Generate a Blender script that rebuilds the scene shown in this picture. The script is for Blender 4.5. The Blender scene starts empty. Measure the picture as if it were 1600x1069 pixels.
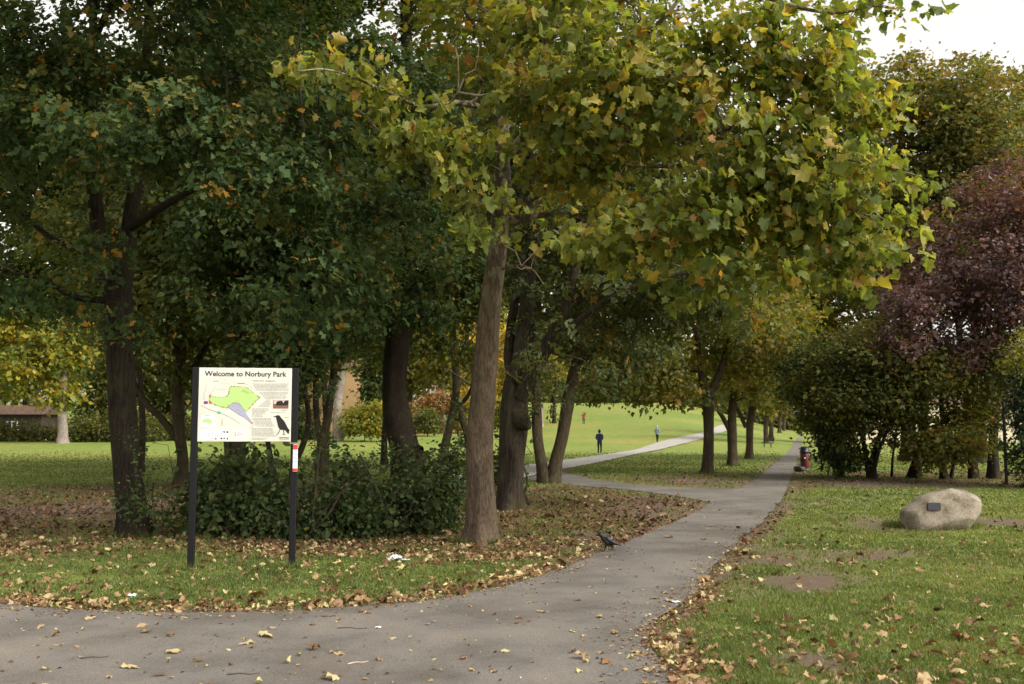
import bpy, bmesh, math, random
import numpy as np
from mathutils import Vector, Matrix

# ------------------------------------------------------------------ camera, sky, sun, exposure
SC = bpy.context.scene
COL = SC.collection
FPX, CX, CY, HOR, CAMH = 1556.0, 800.0, 534.5, 672.0, 1.7
PITCH = math.atan((HOR - CY) / FPX)
CAM = np.array([0.0, 0.0, CAMH])
FWD = np.array([0.0, math.cos(PITCH), math.sin(PITCH)])
UPV = np.array([0.0, -math.sin(PITCH), math.cos(PITCH)])
cd = bpy.data.cameras.new('camera')
cd.sensor_width = 36.0
cd.lens = 36.0 * FPX / 1600.0
cd.clip_start = 0.1
cd.clip_end = 3000.0
cd.dof.use_dof = True
cd.dof.focus_distance = 13.0
cd.dof.aperture_fstop = 3.2
cam = bpy.data.objects.new('camera', cd)
cam.location = CAM
cam.rotation_euler = (math.pi / 2 + PITCH, 0, 0)
COL.objects.link(cam)
SC.camera = cam

SUN_EL, SUN_AZ = math.radians(42), math.radians(122)      # azimuth from +Y (view direction) clockwise: to the right, behind the camera
w = bpy.data.worlds.new('World')
SC.world = w
w.use_nodes = True
wn, wl = w.node_tree.nodes, w.node_tree.links
wn.clear()
sky = wn.new('ShaderNodeTexSky')
sky.sky_type = 'NISHITA'
sky.sun_disc = False
sky.sun_elevation = SUN_EL
sky.sun_rotation = SUN_AZ
sky.dust_density = 3.0
hs = wn.new('ShaderNodeHueSaturation')
hs.inputs['Saturation'].default_value = 0.0
warm = wn.new('ShaderNodeMix'); warm.data_type = 'RGBA'; warm.blend_type = 'MULTIPLY'; warm.inputs['Factor'].default_value = 1.0
warm.inputs['B'].default_value = (1.0, 0.98, 0.93, 1)     # even white cloud
bg = wn.new('ShaderNodeBackground')
bg.inputs['Strength'].default_value = 0.15
wo = wn.new('ShaderNodeOutputWorld')
wl.new(sky.outputs[0], hs.inputs['Color'])
wl.new(hs.outputs[0], warm.inputs['A'])
wl.new(warm.outputs['Result'], bg.inputs['Color'])
wl.new(bg.outputs[0], wo.inputs['Surface'])

sl = bpy.data.lights.new('sun', 'SUN')
sl.energy = 1.35
sl.angle = math.radians(35)
sl.color = (1.0, 0.95, 0.87)
so = bpy.data.objects.new('sun', sl)
sdir = Vector((math.sin(SUN_AZ) * math.cos(SUN_EL), math.cos(SUN_AZ) * math.cos(SUN_EL), math.sin(SUN_EL)))
so.rotation_euler = sdir.to_track_quat('Z', 'Y').to_euler()
COL.objects.link(so)

SC.view_settings.view_transform = 'Standard'
SC.view_settings.look = 'None'
SC.view_settings.gamma = 1.0
SC.view_settings.exposure = 1.06
SC.render.engine = 'CYCLES'
SC.cycles.max_bounces = 8
SC.cycles.diffuse_bounces = 6
SC.cycles.glossy_bounces = 2
SC.cycles.transmission_bounces = 5
SC.cycles.use_denoising = True

RNG = np.random.default_rng(7)
random.seed(7)

# ------------------------------------------------------------------ numbers
def smooth(a, b, x):
    t = np.clip((np.asarray(x, float) - a) / (b - a), 0, 1)
    return t * t * (3 - 2 * t)

def vnoise(x, y, scale, seed=0):
    """value noise in 0..1 on world coordinates"""
    x = np.asarray(x, float) / scale
    y = np.asarray(y, float) / scale
    xi, yi = np.floor(x).astype(np.int64), np.floor(y).astype(np.int64)
    fx, fy = x - xi, y - yi
    fx, fy = fx * fx * (3 - 2 * fx), fy * fy * (3 - 2 * fy)
    def h(a, b):
        n = (a * 374761393 + b * 668265263 + seed * 1442695041) & 0x7fffffff
        n = ((n ^ (n >> 13)) * 1274126177) & 0x7fffffff
        return ((n ^ (n >> 16)) & 0xffff) / 65535.0
    return (h(xi, yi) * (1 - fx) + h(xi + 1, yi) * fx) * (1 - fy) + (h(xi, yi + 1) * (1 - fx) + h(xi + 1, yi + 1) * fx) * fy

def fbm(x, y, scale, seed=0):
    return 0.55 * vnoise(x, y, scale, seed) + 0.3 * vnoise(x, y, scale / 2.1, seed + 1) + 0.15 * vnoise(x, y, scale / 4.3, seed + 2)

def gz(x, y):
    """height of the land: level near the camera, a rise beyond the far lawn that runs out towards the straight path"""
    x = np.asarray(x, float)
    y = np.asarray(y, float)
    s = 0.0105 * np.clip(np.minimum(y, 240) - 85, 0, None) ** 1.33
    u = x / np.maximum(y, 1.0)
    return s * (1 - 0.85 * smooth(0.15, 0.30, u))

def ray(px, py):
    d = FWD + np.array([(px - CX) / FPX, 0, 0]) + UPV * ((CY - py) / FPX)
    return d / d[1]

def P(px, py, D):
    return CAM + ray(px, py) * D

def G(px, py):
    """where the line of sight through a pixel meets the ground"""
    d = ray(px, py)
    lo = 2.0
    for D in np.concatenate([np.arange(3, 60, 0.25), np.arange(60, 400, 1.0)]):
        p = CAM + d * D
        if p[2] <= gz(p[0], p[1]):
            hi = D
            for _ in range(18):
                m = (lo + hi) / 2
                p = CAM + d * m
                if p[2] <= gz(p[0], p[1]): hi = m
                else: lo = m
            p = CAM + d * hi
            p[2] = gz(p[0], p[1])
            return p
        lo = D
    p = CAM + d * 260
    p[2] = gz(p[0], p[1])
    return p

def project(V):
    r = V - CAM
    dep = r @ FWD
    return CX + FPX * r[:, 0] / dep, CY - FPX * (r @ UPV) / dep, dep

def inside(poly, x, y):
    poly = np.asarray(poly)[:, :2]
    c = np.zeros(x.shape, bool)
    j = len(poly) - 1
    for i in range(len(poly)):
        xi, yi = poly[i]; xj, yj = poly[j]
        if yi != yj:
            c ^= ((yi > y) != (yj > y)) & (x < (xj - xi) * (y - yi) / (yj - yi) + xi)
        j = i
    return c

def seg_dist(lines, x, y, most=1e9):
    """distance to a set of polylines"""
    best = np.full(x.shape, most)
    for L in lines:
        L = np.asarray(L)[:, :2]
        for a, b in zip(L[:-1], L[1:]):
            ab = b - a
            t = np.clip(((x - a[0]) * ab[0] + (y - a[1]) * ab[1]) / max(ab @ ab, 1e-9), 0, 1)
            best = np.minimum(best, np.hypot(x - a[0] - t * ab[0], y - a[1] - t * ab[1]))
    return best

def crom(pts, n):
    """smooth curve through rows of any width, n samples evenly by length"""
    p = np.asarray(pts, float)
    if len(p) == 2:
        t = np.linspace(0, 1, n)[:, None]
        return p[0] * (1 - t) + p[1] * t
    q = np.vstack([2 * p[0] - p[1], p, 2 * p[-1] - p[-2]])
    out = []
    for i in range(len(p) - 1):
        a, b, c, d = q[i:i + 4]
        t = np.linspace(0, 1, 12, endpoint=False)[:, None]
        out.append(0.5 * (2 * b + (c - a) * t + (2 * a - 5 * b + 4 * c - d) * t ** 2 + (3 * b - a - 3 * c + d) * t ** 3))
    out = np.vstack(out + [p[-1:]])
    s = np.concatenate([[0], np.cumsum(np.linalg.norm(np.diff(out[:, :3], axis=0), axis=1))])
    u = np.linspace(0, s[-1], n)
    return np.stack([np.interp(u, s, out[:, k]) for k in range(out.shape[1])], 1)

# ------------------------------------------------------------------ meshes and objects
def mesh_np(name, V, F, rnd=None, mats=(), smooth_shade=False, extra=None):
    V = np.ascontiguousarray(V, dtype=np.float32)
    F = np.ascontiguousarray(F, dtype=np.int32)
    k = F.shape[1]
    me = bpy.data.meshes.new(name)
    me.vertices.add(len(V)); me.vertices.foreach_set('co', V.ravel())
    me.loops.add(F.size); me.loops.foreach_set('vertex_index', F.ravel())
    me.polygons.add(len(F)); me.polygons.foreach_set('loop_start', np.arange(0, F.size, k, dtype=np.int32))
    if smooth_shade:
        me.polygons.foreach_set('use_smooth', np.ones(len(F), bool))
    me.update(calc_edges=True)
    at = dict(extra or {})
    if rnd is not None: at['rnd'] = rnd
    for key, val in at.items():
        a = me.attributes.new(key, 'FLOAT', 'POINT')
        a.data.foreach_set('value', np.ascontiguousarray(val, dtype=np.float32))
    for m in mats: me.materials.append(m)
    return me

def link(name, me, parent=None, loc=None):
    o = bpy.data.objects.new(name, me)
    COL.objects.link(o)
    if parent is not None: o.parent = parent
    if loc is not None: o.location = loc
    return o

def tag(o, label=None, cat=None, group=None, kind=None):
    if label: o['label'] = label
    if cat: o['category'] = cat
    if group: o['group'] = group
    if kind: o['kind'] = kind
    return o

def thing(name, label, cat, loc, rz=0.0, group=None):
    o = link(name, None, None, loc)
    o.empty_display_size = 0.2
    o.rotation_euler = (0, 0, rz)
    return tag(o, label, cat, group)

def bm_obj(name, bm, m, parent=None, loc=None, sm=False):
    me = bpy.data.meshes.new(name)
    bm.to_mesh(me); bm.free()
    for x in (m if isinstance(m, (list, tuple)) else [m]): me.materials.append(x)
    if sm:
        for p in me.polygons: p.use_smooth = True
    return link(name, me, parent, loc)

def box(bm, c, s, bev=0.0, rot=None):
    M = Matrix.Translation(Vector(c))
    if rot is not None: M = M @ rot
    M = M @ Matrix.Diagonal(Vector((s[0], s[1], s[2], 1)))
    r = bmesh.ops.create_cube(bm, size=1.0, matrix=M)
    if bev > 0:
        es = list({e for v in r['verts'] for e in v.link_edges})
        bmesh.ops.bevel(bm, geom=es, offset=bev, segments=2, affect='EDGES', profile=0.5)

def frames(T):
    """two normals for every tangent"""
    T = T / np.maximum(np.linalg.norm(T, axis=-1, keepdims=True), 1e-9)
    ref = np.where(np.abs(T[..., 2:3]) > 0.9, np.array([1.0, 0, 0]), np.array([0, 0, 1.0]))
    A = np.cross(T, ref)
    A /= np.maximum(np.linalg.norm(A, axis=-1, keepdims=True), 1e-9)
    return A, np.cross(T, A)

def tube(pts, rad, sides=14, ridge=0.0, seed=0, flare=0.0):
    """one tapered stem; ridges run along it"""
    n = len(pts)
    T = np.gradient(pts, axis=0)
    T /= np.linalg.norm(T, axis=1, keepdims=True)
    A = np.zeros((n, 3))
    a = np.array([1.0, 0.15, 0])
    for i in range(n):
        a = a - T[i] * (a @ T[i]); a /= np.linalg.norm(a); A[i] = a
    B = np.cross(T, A)
    th = np.linspace(0, 2 * np.pi, sides, endpoint=False)
    s = np.concatenate([[0], np.cumsum(np.linalg.norm(np.diff(pts, axis=0), axis=1))])
    S, TH = np.meshgrid(s, th, indexing='ij')
    R = np.repeat(rad[:, None], sides, 1)
    if ridge > 0:
        cx, cy = np.cos(TH) * 3 + seed * 7.3, np.sin(TH) * 3 + S * 0.6
        R = R * (1 + ridge * (vnoise(cx * 2.2, cy * 2.2, 1.0, seed) - 0.5) * 1.2 + ridge * 1.4 * (vnoise(np.cos(TH) * 1.2 + 9, np.sin(TH) * 1.2 + S * 1.1, 1.0, seed + 3) - 0.5))
    if flare > 0:
        lob = 0.6 + 0.4 * np.cos(TH * 5 + seed) + 0.3 * np.cos(TH * 3 + 2 * seed)
        R = R * (1 + flare * lob * np.exp(-np.maximum(S - 0.12, 0) / 0.22))
    V = pts[:, None] + A[:, None] * (np.cos(TH) * R)[..., None] + B[:, None] * (np.sin(TH) * R)[..., None]
    i = np.arange(n - 1)[:, None] * sides
    j = np.arange(sides)[None]
    F = np.stack([i + j, i + (j + 1) % sides, i + sides + (j + 1) % sides, i + sides + j], -1).reshape(-1, 4)
    return V.reshape(-1, 3), F

def tubes(Q, R, sides):
    """many thin twigs at once: Q (n,k,3), R (n,k)"""
    n, k, _ = Q.shape
    T = np.gradient(Q, axis=1)
    A, B = frames(T)
    th = np.linspace(0, 2 * np.pi, sides, endpoint=False)
    V = Q[:, :, None] + R[:, :, None, None] * (A[:, :, None] * np.cos(th)[:, None] + B[:, :, None] * np.sin(th)[:, None])
    b = (np.arange(n) * k * sides)[:, None, None]
    i = (np.arange(k - 1) * sides)[None, :, None]
    j = np.arange(sides)[None, None]
    F = np.stack([b + i + j, b + i + (j + 1) % sides, b + i + sides + (j + 1) % sides, b + i + sides + j], -1).reshape(-1, 4)
    return V.reshape(-1, 3), F

# ------------------------------------------------------------------ materials
MATS = {}
def new_mat(name):
    m = bpy.data.materials.new(name)
    m.use_nodes = True
    n, l = m.node_tree.nodes, m.node_tree.links
    n.clear()
    out = n.new('ShaderNodeOutputMaterial')
    MATS[name] = m
    return m, n, l, out

def ramp(n, stops):
    r = n.new('ShaderNodeValToRGB')
    e = r.color_ramp.elements
    while len(e) < len(stops): e.new(0.5)
    for x, (p, c) in zip(e, stops):
        x.position = p; x.color = (*c, 1)
    return r

def tex(n, l, kind, scale, detail=4, rough=0.6, vec=None, sc3=None):
    t = n.new('ShaderNodeTexNoise' if kind == 'noise' else 'ShaderNodeTexVoronoi')
    t.inputs['Scale'].default_value = scale
    if kind == 'noise':
        t.inputs['Detail'].default_value = detail
        t.inputs['Roughness'].default_value = rough
    c = n.new('ShaderNodeTexCoord')
    src = c.outputs['Object']
    if vec is not None:
        g = n.new('ShaderNodeNewGeometry'); src = g.outputs['Position']
    if sc3:
        mp = n.new('ShaderNodeMapping'); mp.inputs['Scale'].default_value = sc3
        l.new(src, mp.inputs['Vector']); src = mp.outputs[0]
    l.new(src, t.inputs['Vector'])
    return t

def bump(n, l, height, strength, dist, bsdf):
    b = n.new('ShaderNodeBump')
    b.inputs['Strength'].default_value = strength
    b.inputs['Distance'].default_value = dist
    l.new(height, b.inputs['Height'])
    l.new(b.outputs[0], bsdf.inputs['Normal'])
    return b

def plain(name, col, rough=0.6, metal=0.0, spec=0.4, var=0.12, scale=18.0, bmp=0.0):
    m, n, l, out = new_mat(name)
    b = n.new('ShaderNodeBsdfPrincipled')
    b.inputs['Roughness'].default_value = rough
    b.inputs['Metallic'].default_value = metal
    b.inputs['Specular IOR Level'].default_value = spec
    t = tex(n, l, 'noise', scale)
    r = ramp(n, [(0.3, tuple(c * (1 - var) for c in col)), (0.7, tuple(min(1, c * (1 + var)) for c in col))])
    l.new(t.outputs['Fac'], r.inputs[0]); l.new(r.outputs[0], b.inputs['Base Color'])
    if bmp: bump(n, l, t.outputs['Fac'], bmp, 0.01, b)
    l.new(b.outputs[0], out.inputs[0])
    return m

def leaf_mat(name, stops, trans=0.35, rough=0.5, spec=0.4, warm=1.25):
    m, n, l, out = new_mat(name)
    a = n.new('ShaderNodeAttribute'); a.attribute_name = 'rnd'
    r = ramp(n, stops)
    l.new(a.outputs['Fac'], r.inputs[0])
    t = tex(n, l, 'noise', 22.0, 3)
    mx = n.new('ShaderNodeMix'); mx.data_type = 'RGBA'; mx.blend_type = 'MULTIPLY'
    mx.inputs['Factor'].default_value = 0.5
    r2 = ramp(n, [(0.3, (0.62, 0.62, 0.6)), (0.7, (1.2, 1.15, 1.1))])
    l.new(t.outputs['Fac'], r2.inputs[0])
    l.new(r.outputs[0], mx.inputs['A']); l.new(r2.outputs[0], mx.inputs['B'])
    b = n.new('ShaderNodeBsdfPrincipled')
    b.inputs['Roughness'].default_value = rough
    b.inputs['Specular IOR Level'].default_value = spec
    l.new(mx.outputs['Result'], b.inputs['Base Color'])
    g = n.new('ShaderNodeMix'); g.data_type = 'RGBA'; g.blend_type = 'MULTIPLY'
    g.inputs['Factor'].default_value = 1.0
    g.inputs['B'].default_value = (1.25 * warm, 1.35, 0.55, 1)
    l.new(mx.outputs['Result'], g.inputs['A'])
    tr = n.new('ShaderNodeBsdfTranslucent'); l.new(g.outputs['Result'], tr.inputs['Color'])
    ms = n.new('ShaderNodeMixShader'); ms.inputs[0].default_value = trans
    l.new(b.outputs[0], ms.inputs[1]); l.new(tr.outputs[0], ms.inputs[2]); l.new(ms.outputs[0], out.inputs[0])
    return m

def bark_mat(name, dark, light, sx=16.0, sz=2.2, bmp=0.9, moss=0.0, flakes=None):
    m, n, l, out = new_mat(name)
    b = n.new('ShaderNodeBsdfPrincipled')
    b.inputs['Roughness'].default_value = 0.9
    b.inputs['Specular IOR Level'].default_value = 0.15
    t = tex(n, l, 'noise', 1.0, 6, 0.7, sc3=(sx, sx, sz))
    t.inputs['Distortion'].default_value = 0.6
    v = tex(n, l, 'noise', 1.0, 4, 0.7, sc3=(sx * 3.1, sx * 3.1, sz * 4.0))
    big = tex(n, l, 'noise', 1.3, 3)
    mul = n.new('ShaderNodeMath'); mul.operation = 'MULTIPLY'
    l.new(t.outputs['Fac'], mul.inputs[0]); l.new(v.outputs['Fac'], mul.inputs[1])
    r = ramp(n, [(0.17, dark), (0.36, light)])
    l.new(mul.outputs[0], r.inputs[0])
    col = r.outputs[0]
    r2 = ramp(n, [(0.35, (0.7, 0.7, 0.68)), (0.65, (1.15, 1.1, 1.05))])
    l.new(big.outputs['Fac'], r2.inputs[0])
    mx = n.new('ShaderNodeMix'); mx.data_type = 'RGBA'; mx.blend_type = 'MULTIPLY'; mx.inputs['Factor'].default_value = 0.8
    l.new(col, mx.inputs['A']); l.new(r2.outputs[0], mx.inputs['B'])
    col = mx.outputs['Result']
    if moss > 0:
        mt = tex(n, l, 'noise', 2.4, 5, 0.7)
        mr = ramp(n, [(0.48, (0, 0, 0)), (0.62, (moss, moss, moss))])
        l.new(mt.outputs['Fac'], mr.inputs[0])
        mm = n.new('ShaderNodeMix'); mm.data_type = 'RGBA'
        l.new(mr.outputs[0], mm.inputs['Factor']); l.new(col, mm.inputs['A'])
        mm.inputs['B'].default_value = (0.075, 0.08, 0.03, 1)
        col = mm.outputs['Result']
    if flakes:
        ft = tex(n, l, 'noise', 1.0, 2, 0.5, sc3=(7, 7, 4.5))
        fr = ramp(n, [(0.52, (0, 0, 0)), (0.56, (1, 1, 1))])
        l.new(ft.outputs['Fac'], fr.inputs[0])
        # flaking bark shows only higher up the stem
        c = n.new('ShaderNodeTexCoord'); sp = n.new('ShaderNodeSeparateXYZ')
        l.new(c.outputs['Object'], sp.inputs[0])
        mr = n.new('ShaderNodeMapRange')
        mr.inputs['From Min'].default_value = 3.0; mr.inputs['From Max'].default_value = 6.0
        l.new(sp.outputs['Z'], mr.inputs['Value'])
        mu = n.new('ShaderNodeMath'); mu.operation = 'MULTIPLY'
        l.new(fr.outputs[0], mu.inputs[0]); l.new(mr.outputs[0], mu.inputs[1])
        mm = n.new('ShaderNodeMix'); mm.data_type = 'RGBA'
        l.new(mu.outputs[0], mm.inputs['Factor']); l.new(col, mm.inputs['A'])
        mm.inputs['B'].default_value = (*flakes, 1)
        col = mm.outputs['Result']
    l.new(col, b.inputs['Base Color'])
    bump(n, l, mul.outputs[0], bmp, 0.04, b)
    l.new(b.outputs[0], out.inputs[0])
    return m

GR = dict
LM = {
 'oak': leaf_mat('oak_leaf', [(0.0, (.036, .066, .023)), (0.45, (.064, .106, .038)), (0.8, (.104, .142, .050)), (0.9, (.22, .18, .045)), (1.0, (.42, .19, .03))], 0.35, 0.62, 0.18),
 'plane': leaf_mat('plane_leaf', [(0.0, (.112, .148, .036)), (0.35, (.200, .226, .050)), (0.65, (.300, .292, .060)), (0.84, (.40, .335, .068)), (0.9, (.46, .29, .06)), (1.0, (.38, .16, .045))], 0.52, 0.5, 0.3, 1.0),
 'ash': leaf_mat('ash_leaf', [(0.0, (.045, .066, .024)), (0.5, (.085, .108, .036)), (0.85, (.13, .14, .045)), (1.0, (.34, .19, .04))], 0.42, 0.55, 0.22),
 'dark': leaf_mat('dark_leaf', [(0.0, (.034, .060, .021)), (0.5, (.060, .098, .032)), (0.85, (.10, .128, .038)), (1.0, (.30, .16, .035))], 0.4, 0.6, 0.18),
 'maple': leaf_mat('maple_leaf', [(0.0, (.095, .125, .030)), (0.45, (.165, .185, .040)), (0.75, (.23, .215, .046)), (0.9, (.30, .21, .045)), (1.0, (.34, .15, .04))], 0.48, 0.5, 0.3),
 'lime': leaf_mat('lime_leaf', [(0.0, (.10, .14, .025)), (0.4, (.18, .22, .035)), (0.7, (.30, .28, .04)), (1.0, (.52, .37, .035))], 0.42),
 'rust': leaf_mat('rust_leaf', [(0.0, (.085, .112, .032)), (0.45, (.150, .175, .050)), (0.75, (.215, .200, .060)), (1.0, (.32, .20, .06))], 0.45, .55, .25),
 'plum': leaf_mat('plum_leaf', [(0.0, (.066, .042, .046)), (0.5, (.145, .082, .090)), (0.85, (.215, .130, .128)), (1.0, (.20, .12, .08))], 0.3, 0.5, 0.35, warm=1.5),
 'shrub': leaf_mat('shrub_leaf', [(0.0, (.032, .056, .020)), (0.5, (.060, .094, .030)), (0.9, (.11, .14, .045)), (1.0, (.22, .19, .05))], 0.35, 0.55, 0.25),
 'olive': leaf_mat('olive_leaf', [(0.0, (.060, .082, .024)), (0.5, (.108, .130, .034)), (0.85, (.17, .165, .04)), (1.0, (.32, .22, .045))], 0.42, .55, .25),
 'ivy': leaf_mat('ivy_leaf', [(0.0, (.016, .032, .012)), (0.6, (.034, .060, .022)), (1.0, (.06, .09, .034))], 0.2, 0.45, 0.4),
 'yellow': leaf_mat('yellow_leaf', [(0.0, (.16, .17, .03)), (0.5, (.34, .26, .03)), (1.0, (.55, .33, .03))], 0.38),
 'orange': leaf_mat('orange_leaf', [(0.0, (.20, .15, .04)), (0.5, (.30, .16, .05)), (1.0, (.34, .13, .055))], 0.35),
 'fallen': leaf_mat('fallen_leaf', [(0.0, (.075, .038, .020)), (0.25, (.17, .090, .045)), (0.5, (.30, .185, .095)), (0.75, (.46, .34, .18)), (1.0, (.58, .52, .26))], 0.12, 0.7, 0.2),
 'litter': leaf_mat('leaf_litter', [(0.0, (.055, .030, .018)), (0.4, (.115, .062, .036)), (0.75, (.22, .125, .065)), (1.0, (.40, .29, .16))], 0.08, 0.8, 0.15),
 'grass': leaf_mat('grass_blade', [(0.0, (.070, .105, .026)), (0.4, (.122, .168, .046)), (0.75, (.185, .222, .066)), (0.88, (.25, .25, .08)), (1.0, (.36, .30, .14))], 0.38, 0.5, 0.25),
}
BK = {
 'oak': bark_mat('oak_bark', (.012, .009, .007), (.055, .040, .029), 26, 1.6, 1.0, 0.2),
 'plane': bark_mat('plane_bark', (.070, .049, .034), (.19, .14, .10), 13, 3.0, 0.8, 0.2, flakes=(.30, .27, .17)),
 'ash': bark_mat('ash_bark', (.017, .013, .010), (.085, .064, .047), 24, 2.0, 1.0, 0.3),
 'maple': bark_mat('maple_bark', (.026, .019, .012), (.105, .076, .048), 22, 2.4, 0.9, 0.35),
 'pale': bark_mat('pale_bark', (.16, .13, .11), (.36, .31, .27), 8, 3.0, 0.5),
 'plane_twig': bark_mat('plane_twig_bark', (.14, .11, .07), (.32, .26, .18), 20, 8, 0.4),
 'twig': bark_mat('twig_bark', (.035, .027, .019), (.11, .085, .058), 30, 8, 0.5),
}

# ------------------------------------------------------------------ leaf shapes
def fan(outline, centre, curl=0.25, crease=0.0):
    o = np.array(outline, float)
    V = np.vstack([[centre], o])
    z = -curl * (V[:, 0] ** 2) * 1.3 - curl * 0.8 * (V[:, 1] - 0.35) ** 2 + crease * np.abs(V[:, 0])
    n = len(o)
    F = np.array([[0, i + 1, (i + 1) % n + 1] for i in range(n)])
    return np.column_stack([V, z]), F
def mirror(half):
    return half + [(-x, y) for x, y in reversed(half) if abs(x) > 1e-6]
PLANE_H = [(0, 0.0), (.20, -.10), (.44, .02), (.36, .20), (.57, .50), (.33, .55), (.22, .76), (0, 1.0)]
T_PLANE = fan(mirror(PLANE_H), (0, .3), 0.30, 0.12)
T_OAK = fan(mirror([(0, 0), (.30, .24), (.13, .40), (.32, .66), (0, 1)]), (0, .45), 0.25, 0.15)
T_STAR = fan(mirror([(0, 0), (.46, .05), (.52, .52), (.18, .60), (0, 1)]), (0, .35), 0.30, 0.1)
T_OVAL = (np.array([(0, 0, 0), (.30, .30, .06), (.26, .65, .04), (0, 1, -.08), (-.26, .65, .04), (-.30, .30, .06)], float), np.array([(0, 1, 2), (0, 2, 3), (0, 3, 4), (0, 4, 5)]))
T_KITE = (np.array([(0, 0, 0), (.34, .42, .05), (0, 1, -.05), (-.34, .42, .05)], float), np.array([(0, 1, 2), (0, 2, 3)]))
def _spray():
    V, F = [], []
    for i, (t, s) in enumerate([(.25, -1), (.28, 1), (.5, -1), (.53, 1), (.75, -1), (.78, 1), (.95, 0)]):
        ang = s * 1.0
        d = np.array([math.sin(ang), math.cos(ang)]) * (.36 if s else .3)
        nrm = np.array([d[1], -d[0]]) * .26
        b = np.array([0, t]); k = len(V)
        z = -0.25 * t * t
        for q, zz in ((b, z), (b + d * .5 + nrm, z - .03), (b + d, z - .1), (b + d * .5 - nrm, z - .03)):
            V.append((q[0], q[1], zz))
        F += [(k, k + 1, k + 2), (k, k + 2, k + 3)]
    return np.array(V, float), np.array(F)
T_SPRAY = _spray()

def orient(n, rng, up=1.0, wild=0.6, outward=None, ow=0.4, droop=0.4):
    N = rng.normal(size=(n, 3)) * wild + np.array([0, 0, up])
    if outward is not None: N = N + outward * ow
    N /= np.linalg.norm(N, axis=1, keepdims=True)
    f = rng.normal(size=(n, 3)); f[:, 2] = f[:, 2] * 0.3 - droop
    if outward is not None: f = f + outward * 0.7
    f = f - N * np.sum(f * N, 1, keepdims=True)
    f /= np.maximum(np.linalg.norm(f, axis=1, keepdims=True), 1e-6)
    return np.stack([np.cross(f, N), f, N], -1)

def scatter(name, tpl, pos, R, size, rnd, m, parent=None, kind=None, warp=0.0, rng=RNG):
    tv, tf = tpl
    n = len(pos)
    V = np.repeat(tv[None], n, 0)
    if warp > 0:
        V = V.copy()
        V[:, :, 2] *= 1 + warp * rng.normal(size=(n, 1))
        V[:, :, 0] *= 1 + 0.15 * rng.normal(size=(n, 1))
        V[:, :, 2] += 0.10 * warp * rng.normal(size=(n, len(tv)))
        V[:, :, 2] += np.abs(V[:, :, 0]) * (.15 + .55 * warp * rng.normal(size=(n, 1)))
        V[:, :, :2] += 0.035 * rng.normal(size=(n, len(tv), 2))
        V[:, :, 0] += .25 * warp * rng.normal(size=(n, 1)) * V[:, :, 1] ** 2
    V = np.einsum('nij,nkj->nki', R, V * size[:, None, None]) + pos[:, None]
    F = tf[None] + (np.arange(n) * len(tv))[:, None, None]
    me = mesh_np(name, V.reshape(-1, 3), F.reshape(-1, tf.shape[1]), np.repeat(rnd, len(tv)), [m])
    o = link(name, me, parent)
    if kind: o['kind'] = kind
    return o

def leaf_objects(name, tpl, pos, R, size, rnd, m, parent, shapes=40, warp=0.5, rng=RNG, stalk=0.0):
    """single leaves as objects of their own; alike ones share mesh data"""
    tv, tf = tpl
    edges = np.quantile(rnd, np.linspace(0, 1, shapes + 1)) if len(rnd) else []
    mesh = []
    for i in range(shapes):
        V = tv.copy()
        V[:, 2] = V[:, 2] * (1 + warp * rng.normal()) + 0.08 * warp * rng.normal(size=len(V))
        V[:, 0] *= 1 + 0.12 * rng.normal()
        V[:, 2] += np.abs(V[:, 0]) * (.15 + .55 * warp * rng.normal())
        V[:, :2] += .04 * rng.normal(size=(len(V), 2))
        V[:, 0] += .25 * warp * rng.normal() * V[:, 1] ** 2
        r = float((edges[i] + edges[i + 1]) / 2)
        F = tf
        if stalk:
            k = len(V)
            V = np.vstack([V, [(-.012, 0, 0), (.012, 0, 0), (.02 * rng.normal(), -stalk, .1 * rng.normal())]])
            F = np.vstack([F, [(k, k + 1, k + 2)]])
        mesh.append(mesh_np(name, V, F, np.full(len(V), r), [m]))
    out = []
    for p, rr, s, c in zip(pos, R, size, rnd):
        i = min(shapes - 1, max(0, int(np.searchsorted(edges, c) - 1)))
        o = link(name, mesh[i], parent)
        M = np.eye(4); M[:3, :3] = rr * s; M[:3, 3] = p
        o.matrix_local = Matrix(M.tolist())
        out.append(o)
    return out

# ------------------------------------------------------------------ trees
def L(px, py, D, rx, ry, rd, w=1.0):
    """a lobe of a crown: centre by direction and distance, half width and half height by angle, half depth in metres"""
    c = P(px, py, D)
    k = D / FPX
    return (*c, rx * k, rd, ry * k, w)

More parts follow.
